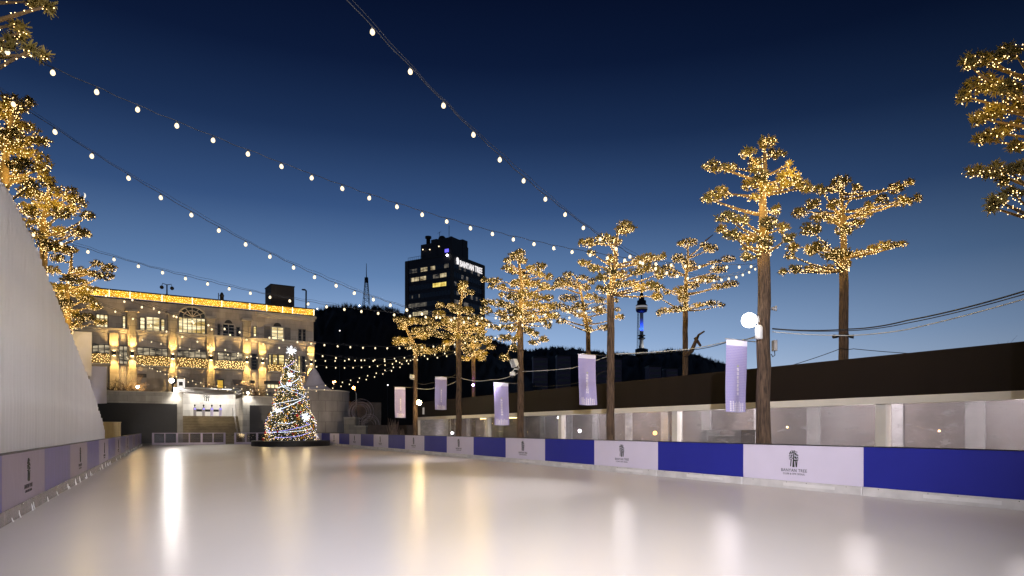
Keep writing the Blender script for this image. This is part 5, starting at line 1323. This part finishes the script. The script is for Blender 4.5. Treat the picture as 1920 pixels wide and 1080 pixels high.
q.tube([HF.pt(-WL + 1, .3, HR_ + 1.6), HF.pt(-WL + 8.2, .3, HR_ + 1.6)], .06, 4); q.build('roof_parapet', K['black'], ht)
h1 = CAMH + (804 - 457) / F * ZH * 1.03; h2 = CAMH + (804 - 443) / F * ZH
a788 = HF.hit_b(788, 470, .6)[0]; a809 = HF.hit_b(809, 470, .3)[0]; b886 = HF.hit_a(886, 470, -.4)[0]; b875 = HF.hit_a(876, 470, -.4)[0]; b867 = HF.hit_a(867, 470, -.4)[0]
q = MB(); q.box(HF, a788, -2.2, .9, b886, HR_ - .1, h1); q.box(HF, a809, -.3, .3, b867, HR_ - .1, h2); q.box(HF, -6, -.25, b867 + .01, b875, HR_ - .1, h2 + .6); q.box(HF, a809 - .1, a809 + 2.4, .2, 3, HR_ - .1, h2 + .2)
q.build('penthouse', mat('penthouse_wall', (.013, .013, .024), .6), ht)
q = MB(); a_ = HF.hit_b(803, 450, 3)[0]; q.lathe(HF.pt(a_, 3, h1), [(.7, 0), (.7, 2.4), (1.1, 2.5), (1.1, 3.2)], 10)
for px, r, hh in ((818, .9, 2.2), (829, 1.4, 3.0), (846, .9, 2.0), (822, .6, 2.6), (838, .8, 1.6)): q.sphere(HF.pt(HF.hit_b(px, 445, 4)[0], 4, h2 + hh * .3), r, 10, 6)
q.tube([HF.pt(HF.hit_b(842, 440, 4)[0], 4, h2), HF.pt(HF.hit_b(842, 440, 4)[0], 4, h2 + 5.4)], .08, 4)
x_ = HF.hit_b(824, 440, 3)[0]; q.tube([HF.pt(x_, 3, h2), HF.pt(x_, 3, h2 + 3.4)], .07, 4); q.tube([HF.pt(x_ - .8, 3, h2 + 3.0), HF.pt(x_ + .6, 3, h2 + 3.4)], .06, 4)
q.build('roof_plant', K['black'], ht)
PIT = 2.98; hw0 = CAMH + (804 - 496.5) / F * ZH
towerglass = mat('tower_glass', (.010, .012, .030), .12, var=.3, scale=.5); tp = mat('tower_spandrel', (.022, .022, .045), .5)
rg = random.Random(9)
dimm = litroom('tower_room_dim', HA, (.01, .01, .012), (.30, .26, .20), .5, .35, .9); brt = litroom('tower_room', HA, (.12, .08, .03), (.85, .70, .42), .8, .4, .9); yel = litroom('tower_room_yellow', HA, (.55, .38, .06), (1, .80, .22), 1.2, .4, .9)
dimr = litroom('tower_room_dim_side', HA + PI / 2, (.012, .012, .014), (.36, .31, .26), .5, .4, .9)
lit_rows = {0: [(768, 782, dimm), (789, 801, brt), (807.5, 816, brt), (833, 841, dimm)], 1: [(771, 785, brt), (787, 799, brt), (812, 823, dimm), (825, 837, brt)], 2: [(811.5, 836.5, yel)], 3: [(772, 774, dimm), (785, 787, dimm)],
            4: [(764, 800, dimm)], 5: [(774, 802, brt)], 6: [(776, 790, dimm)], 7: [(770, 786, dimm), (800, 820, dimm)]}
for k in range(18):
    hc = hw0 - PIT * k
    q = MB(); q.box(HF, -WL + 1.6, -.8, -.03, .01, hc - .8, hc + .8); go = q.build('window_band', towerglass, ht)
    q = MB()
    for i in range(15): x = -WL + 1.6 + (WL - 2.4) * i / 14; q.box(HF, x - .06, x + .06, -.07, -.031, hc - .8, hc + .8)
    q.box(HF, -WL + 1.55, -.75, -.1, .005, hc + .801, hc + .93); q.build('mullions', tp, go)
    q = MB(); q.box(HF, -.01, .03, .9, WR - 1.6, hc - .8, hc + .8); go = q.build('window_band', towerglass, ht)
    q = MB()
    for i in range(13): x = .9 + (WR - 2.5) * i / 12; q.box(HF, .031, .07, x - .07, x + .07, hc - .8, hc + .8)
    q.box(HF, -.005, .1, .85, WR - 1.55, hc + .801, hc + .93); q.build('mullions', tp, go)
    for x0, x1, mt in lit_rows.get(k, []):
        a0 = HF.hit_b(x0, 600, -.05)[0]; a1 = HF.hit_b(x1, 600, -.05)[0]
        q = MB(); q.box(HF, a0, a1, -.05, -.032, hc - .7, hc + .62); q.build('lit_window', mt, ht)
    for i in range(12):
        if rg.random() < (.18 if k < 3 else .30) and k < 12:
            x = .9 + (WR - 2.5) * i / 12; q = MB(); q.box(HF, .032, .05, x + .1, x + (WR - 2.5) / 12 - .1, hc - .7, hc + .62); q.build('lit_window', dimr, ht)
# roof sign
b0, hs = HF.hit_a(882, 501.5, .3); b1 = HF.hit_a(862.5, 495, .3)[0]; b2 = HF.hit_a(904, 507, .3)[0]
so = text_part('BANYAN TREE', 2.9, basis(HF.pt(.3, (b1 + b2) / 2, hs + .05), HF.B, UP, HF.A) , emit('roof_sign_glow', (1, .95, .95), 1.0), ht, 'sign_letters', .1, 1.0, width=abs(b2 - b1))
emblem(HF.pt(.3, HF.hit_a(858, 494, .3)[0], hs - .5), HF.B, UP, HF.A, 1.5, emit('roof_sign_emblem_glow', (1, .95, .95), 1.3), ht, .1, 'sign_emblem')
a_, h_2 = HF.hit_b(838, 480, -.4); q = MB(); q.sphere(HF.pt(a_, -.3, h_2 + .3), .35, 8, 6); q.build('roof_lamp', emit('roof_lamp_glow', (1, .95, .9), 14), ht)
q = MB(); q.box(HF, a_ - 1.4, a_ + .2, .25, .29, h_2 + 1.5, h_2 + 2.6); q.build('blue_lamp', emit('blue_roof_glow', (.15, .12, 1), 1.6), ht)
for px, py in ((793, 468), (806, 468), (823, 462)):
    a_, h_2 = HF.hit_b(px, py, .25); q = MB(); q.sphere(HF.pt(a_, .2, h_2), .2, 6, 4); q.build('wall_lamp', emit('tower_lamp_glow', (1, .75, .45), 3), ht)
# pale lit pier at the tower's foot
pb0 = HF.hit_a(895, 700, .3)[0]; pz1 = HF.hit_a(900, 640, .3)[1]
q = MB(); q.box(HF, .1, .9, pb0, WR + .12, -.05, pz1); q.build('pale_pier', mat('pale_pier_stone', (.5, .45, .36), .7), ht)
spot('pier_beam', HF.pt(10, pb0 + 1, 8), HF.pt(.5, pb0 + 1.2, 16), 9000, 70, (1, .80, .5), .6, .3, ht)

# ------------------------------------------------------------------ hills, far tower, mast, flats, moon
def ridge(name, prof_, Z0, Z1, mt, seed):
    rg = random.Random(seed); q = MB(); cols = []; x = prof_[0][0]
    def yat(x):
        for (xa, ya), (xb, yb) in zip(prof_, prof_[1:]):
            if xa <= x <= xb: return ya + (yb - ya) * (x - xa) / (xb - xa)
        return prof_[-1][1]
    xs_ = []; x = prof_[0][0]
    while x <= prof_[-1][0]: xs_.append(x); x += 6
    nr = 12; vs = []; fs = []
    for i, x in enumerate(xs_):
        hr = CAMH + (HY - yat(x)) / F * Z1 - .008 * Z1
        for j in range(nr + 4):
            t = j / nr; Z = Z0 + (Z1 - Z0) * t
            h = hr * (min(1, t) ** .75) if t <= 1 else hr * (1 - (t - 1) * 1.5)
            h += rg.uniform(-1, 1) * .006 * Z1 * (t if t < .99 else .4) - (1 if j == 0 else 0)
            vs.append(((x - CX) / F * Z, Z, h))
    n = nr + 4
    for i in range(len(xs_) - 1):
        for j in range(n - 1): k = i * n + j; fs.append((k, k + n, k + n + 1, k + 1))
    q.add(vs, fs, 0, True); tag(q.build(name, mt), kind='structure')
    return yat
hm = mat('dark_hillside', (.012, .010, .009), .95, var=.4, scale=.05)
R1 = [(300, 620), (400, 600), (500, 592), (560, 588), (590, 577), (620, 569), (650, 566), (690, 568), (720, 570), (745, 576), (770, 586), (820, 610), (870, 636), (930, 660), (990, 700), (1040, 740)]
R2 = [(760, 660), (840, 645), (900, 634), (930, 630), (950, 640), (980, 650), (1010, 647), (1040, 643), (1070, 645), (1100, 650), (1160, 655), (1200, 658), (1230, 652), (1255, 647), (1290, 652), (1340, 668), (1400, 687), (1450, 698), (1560, 715), (1700, 735)]
y1 = ridge('hill', R1, 120, 300, hm, 1); y2 = ridge('hill', R2, 420, 1100, hm, 2)
def twigs(label, yat, x0, x1, Z, n, hmin, hmax, seed):
    rg = random.Random(seed); q = MB()
    for i in range(n):
        x = rg.uniform(x0, x1); Zt = Z * rg.uniform(.97, 1.0); hr = CAMH + (HY - yat(x)) / F * Zt - .012 * Zt
        b_ = Vector(((x - CX) / F * Zt, Zt, hr)); h = rg.uniform(hmin, hmax); w_ = h * .009 + .01
        dense = rg.random() < .35
        for k in range(26 if dense else 15):
            z0_ = rg.uniform(0, .5) * h; d = Vector((rg.uniform(-.55, .55), rg.uniform(-.3, .3), rg.uniform(.4, 1.0))) * (h * rg.uniform(.35, .6))
            p = b_ + Vector((0, 0, z0_)); s = Vector((w_ * (2.2 if dense else 1), 0, 0))
            q.add([p - s, p + s, p + d], [(0, 1, 2)])
        q.add([b_ + Vector((-w_ * 2, 0, -h * .2)), b_ + Vector((w_ * 2, 0, -h * .2)), b_ + Vector((0, 0, h))], [(0, 1, 2)])
    tag(q.build('woodland', mat('bare_woodland', (.018, .015, .013), .95), None, Vector((0, Z, 0))), label, 'woods', kind='stuff')
twigs('dark bare woodland along the ridge between the clubhouse and the hotel tower', y1, 560, 930, 300, 620, 1.4, 4.2, 5)
twigs('dark bare woodland along the long ridge below the far blue tower', y2, 890, 1480, 1100, 1000, 5, 13, 6)
c = P(1897, 650, 60); bush('small dark bare tree top showing above the highest end of the brown fascia', (c.x, c.y, 6.0), 2.5, 3.2, 40, 8, mat('twig_black', (.015, .013, .012), .9), 'tree')
# small lights on the dark hillside
for px, py, st, lab in ((674, 573, 2.5, 'tiny white light on the ridge above the festoon lights'), (595, 579, 1.6, 'tiny white light at the ridge beside the clubhouse roof'), (637, 620, .8, 'faint white light low on the dark hillside'), (727, 722, 1.2, 'tiny white lamp low on the hillside beside the smallest banner')):
    Zl = 262 if py < 600 else 118; c = P(px, py, Zl)
    t_ = thing('hillside_lamp', lab, 'lamp', (c.x, c.y, 0), 'small lamps on the dark hillside')
    q = MB(); q.sphere(c, .0009 * Zl, 8, 6); q.build('lamp', emit('hill_lamp_glow', (1, .93, .85), st * 4), t_)
    q = MB(); q.tube([(c.x, c.y, -.05), c], .05, 4); q.build('post', K['black'], t_)
# city tower with the blue shaft
ZT = 1090.0
def tp_(py): return CAMH + (HY - py) / F * ZT
u = ZT / F; tc_ = P(1203, 804, ZT); tc_.z = 0
ct = thing('observation_tower', 'distant observation tower with a blue lit shaft on the hill', 'tower', (tc_.x, tc_.y, tp_(660)))
def tl(name, prof_, mt, par=ct, n=20):
    q = MB(); q.lathe((tc_.x, tc_.y, 0), [(r * u, tp_(y)) for r, y in prof_], n); return q.build(name, mt, par)
wc = mat('tower_concrete', (.55, .55, .58), .6, var=.05); td = mat('tower_dark', (.02, .02, .03), .5)
tl('base', [(6.2, 668), (4.6, 652), (3.6, 646), (3.2, 630)], wc); tl('terrace_building', [(12, 668), (12, 655), (9, 654)], td)
tl('shaft', [(3.4, 628), (3.3, 600), (3.3, 586)], wc)
tl('collar', [(3.5, 637), (6.8, 635), (6.8, 633.5), (4, 633), (4, 630.5), (6.8, 629.5), (6.8, 628.5), (3.5, 628)], td)
pd = tl('pod', [(3.5, 587), (9.5, 585), (11, 581), (11, 573), (9.2, 571), (8.4, 570), (8.4, 564), (5.2, 562.5), (5.2, 559), (3.6, 557), (3.2, 551), (1.2, 549)], td)
tl('pod_window', [(11.08, 577.5), (11.12, 576.5), (11.12, 574.5), (11.08, 574)], emit('pod_window_glow', (.8, .8, .9), .3), pd)
tl('pod_window', [(10.6, 581.2), (10.9, 580.2), (11.1, 579.2), (11.05, 579)], emit('pod_window_glow_warm', (1, .8, .5), .22), pd)
tl('antenna', [(1.5, 550), (1.0, 520), (.5, 490), (.2, 478)], td)
q = MB(); x0 = P(1196.5, 0, ZT).x
for e in (-1, 1): q.tube([(x0 + e * 1.9, ZT, tp_(668)), (x0 + e * .9, ZT, tp_(586))], .45, 4)
for i in range(26):
    t = i / 26; y = 660 - 72 * t; ww = 1.9 - t
    q.tube([(x0 - ww, ZT, tp_(y)), (x0 + ww, ZT, tp_(y - 2.8))], .3, 3)
q.build('lattice_mast', td, ct)
for i in range(3):
    a = -PI / 2 + (i - 1) * 1.1
    spot('shaft_beam', (tc_.x + 9 * math.cos(a), tc_.y + 9 * math.sin(a), tp_(627.5)), (tc_.x, tc_.y, tp_(598)), 26000, 60, (.02, .08, 1), .7, .4, ct)
spot('base_beam', (tc_.x + 14, tc_.y - 16, tp_(658)), (tc_.x, tc_.y, tp_(642)), 16000, 60, (1, .98, .9), .6, .4, ct)
# radio mast on the near ridge
ZM = 295; mx_ = P(687, 0, ZM).x
rm = thing('radio_mast', 'thin lattice radio mast standing on the wooded ridge', 'mast', (mx_, ZM, CAMH + (804 - 570) / F * ZM))
def my(y): return CAMH + (804 - y) / F * ZM
q = MB()
for ex in (-1, 1):
    for ey in (-1, 1): q.tube([(mx_ + ex * 1.35, ZM + ey * 1.35, my(572)), (mx_ + ex * .7, ZM + ey * .7, my(536)), (mx_ + ex * .55, ZM + ey * .55, my(520))], .13, 4)
ys = [568, 560, 552, 544, 537, 530, 524]
for k in range(len(ys) - 1):
    w0 = .55 + (572 - 0 - (572 - ys[k]) - 520) / 52 * .8; w1 = .55 + (ys[k + 1] - 520) / 52 * .8
    for e in (-1, 1):
        for ey in (-1, 1): q.tube([(mx_ - e * w0, ZM + ey * w0, my(ys[k])), (mx_ + e * w1, ZM + ey * w1, my(ys[k + 1]))], .09, 3)
    q.tube([(mx_ - w1, ZM, my(ys[k + 1])), (mx_ + w1, ZM, my(ys[k + 1]))], .1, 3)
q.build('lattice', K['dark_metal'], rm)
q = MB(); q.tube([(mx_, ZM, my(524)), (mx_, ZM, my(494))], [.22, .1], 5); q.lathe((mx_, ZM, my(530)), [(.55, 0), (.6, 1), (.6, 2.0), (.4, 2.4)], 8); q.build('aerial', K['dark_metal'], rm)
dimflat = mat('dim_flat_glass', (.03, .028, .035), .3)
# dim flats below the ridge
for px0, px1, ytop, lab in ((1000, 1027, 671, 'dim block of flats nearest the white box floodlight'), (1045, 1070, 668, 'dim block of flats nearest the banner of the thick trunked pine'), (1112, 1166, 674, 'widest dim block of flats, partly behind the thick trunked pine'), (1217, 1240, 688, 'small dim block of flats between the thick trunked pine and the forked branch pine'), (1250, 1271, 692, 'small dim block of flats touching the forked branch pine')):
    Zf = 390; c0_ = P(px0, ytop, Zf); w_ = (px1 - px0) / F * Zf
    bl = thing('apartment_block', lab, 'building', (c0_.x + w_ / 2, Zf, 0), 'dim flats below the ridge')
    f3 = Frame((c0_.x, Zf), (1, .05)); q = MB(); q.box(f3, 0, w_, 0, 9, -.05, c0_.z); q.build('wall', mat('dim_flat_wall', (.16, .12, .17), .8, var=.1), bl)
    q = MB(); q.box(f3, -.2, w_ + .2, -.2, 9.2, c0_.z + .002, c0_.z + .8); q.build('roof', K['black'], bl)
    h = c0_.z - 2.2
    for i in range(6): q = MB(); q.box(f3, .5, w_ - .5, -.05, -.01, h - .7, h + .7); q.build('window_band', dimflat, bl); h -= 3
# crescent moon
c = P(154, 366, 4000); r = 5.6 / F * 4000; q = MB(); n = 18; vs = []
for i in range(n + 1):
    t = -1.75 + 3.5 * i / n - .62; vs.append(c + Vector((r * math.cos(t), 0, r * math.sin(t))))
for i in range(n, -1, -1):
    t = -1.75 + 3.5 * i / n - .62; k = 1.0 - .30 * math.cos(1.57 * (2 * i / n - 1)) - .0; vs.append(c + Vector((r * k * math.cos(t), 0, r * k * math.sin(t))))
n2_ = n + 1
q.add([v for v in vs] + [v + Vector((0, 8, 0)) for v in vs], [(i, i + 1, 2 * n2_ - 2 - i, 2 * n2_ - 1 - i) for i in range(n)] + [(2 * n2_ + i, 2 * n2_ + 2 * n2_ - 1 - i, 2 * n2_ + 2 * n2_ - 2 - i, 2 * n2_ + i + 1) for i in range(n)])
tag(q.build('moon', emit('moon_glow', (1, .93, .78), 1.3), None, c), 'thin crescent moon in the sky beside the lit pines', 'moon')

for i in range(12):
    t = (i + .5) / 13; a = h_ + (-1.0, 1.0, 0)[i % 3] * 1.0; rr = xr(t) * .95 + .15
    l = bpy.data.lights.new('tree_glow', 'POINT'); l.energy = 34; l.color = (1, .72, .34); l.shadow_soft_size = .3
    o = bpy.data.objects.new('tree_glow', l); COL.objects.link(o); o.parent = xt; o.location = Vector((rr * math.cos(a), rr * math.sin(a), .2 + XH * t))
F5, c, d = floodlight('added small white floodlight on the farthest pine washing the clubhouse', 772, 706, Z1 - .3, FC.pt(-13, 0, 10), .3, .26)  # lamp added to wash the clubhouse front with light
spot('flood_beam', c + d * .15, FC.pt(-12, 0, 9), 12000, 46, (1, .83, .63), .6, .1, F5)
# floodlight on a mast behind the viewer at the near end of the rink, that lights the boards and ice
mp_ = RK.pt(-2.8, -6.0, 0); c = RK.pt(-2.5, -6.0, 7.2)
F4, c, d = floodlight('white floodlight on a steel mast at the near end of the rink', 0, 0, 1, RK.pt(14, 27, 1), .5, .42, at=c)
q = MB(); q.tube([mp_ + Vector((0, 0, -.05)), mp_ + Vector((0, 0, 7.1)), c - d * .18], .06, 8); q.build('mast', K['steel'], F4)
spot('flood_beam', c + d * .15, RK.pt(14, 27, .8), 37000, 66, (.97, .94, 1), 1.0, .14, F4)
SC.cycles.use_denoising = True
SC.cycles.max_bounces = 8; SC.cycles.transparent_max_bounces = 12
SC.cycles.sample_clamp_indirect = 6
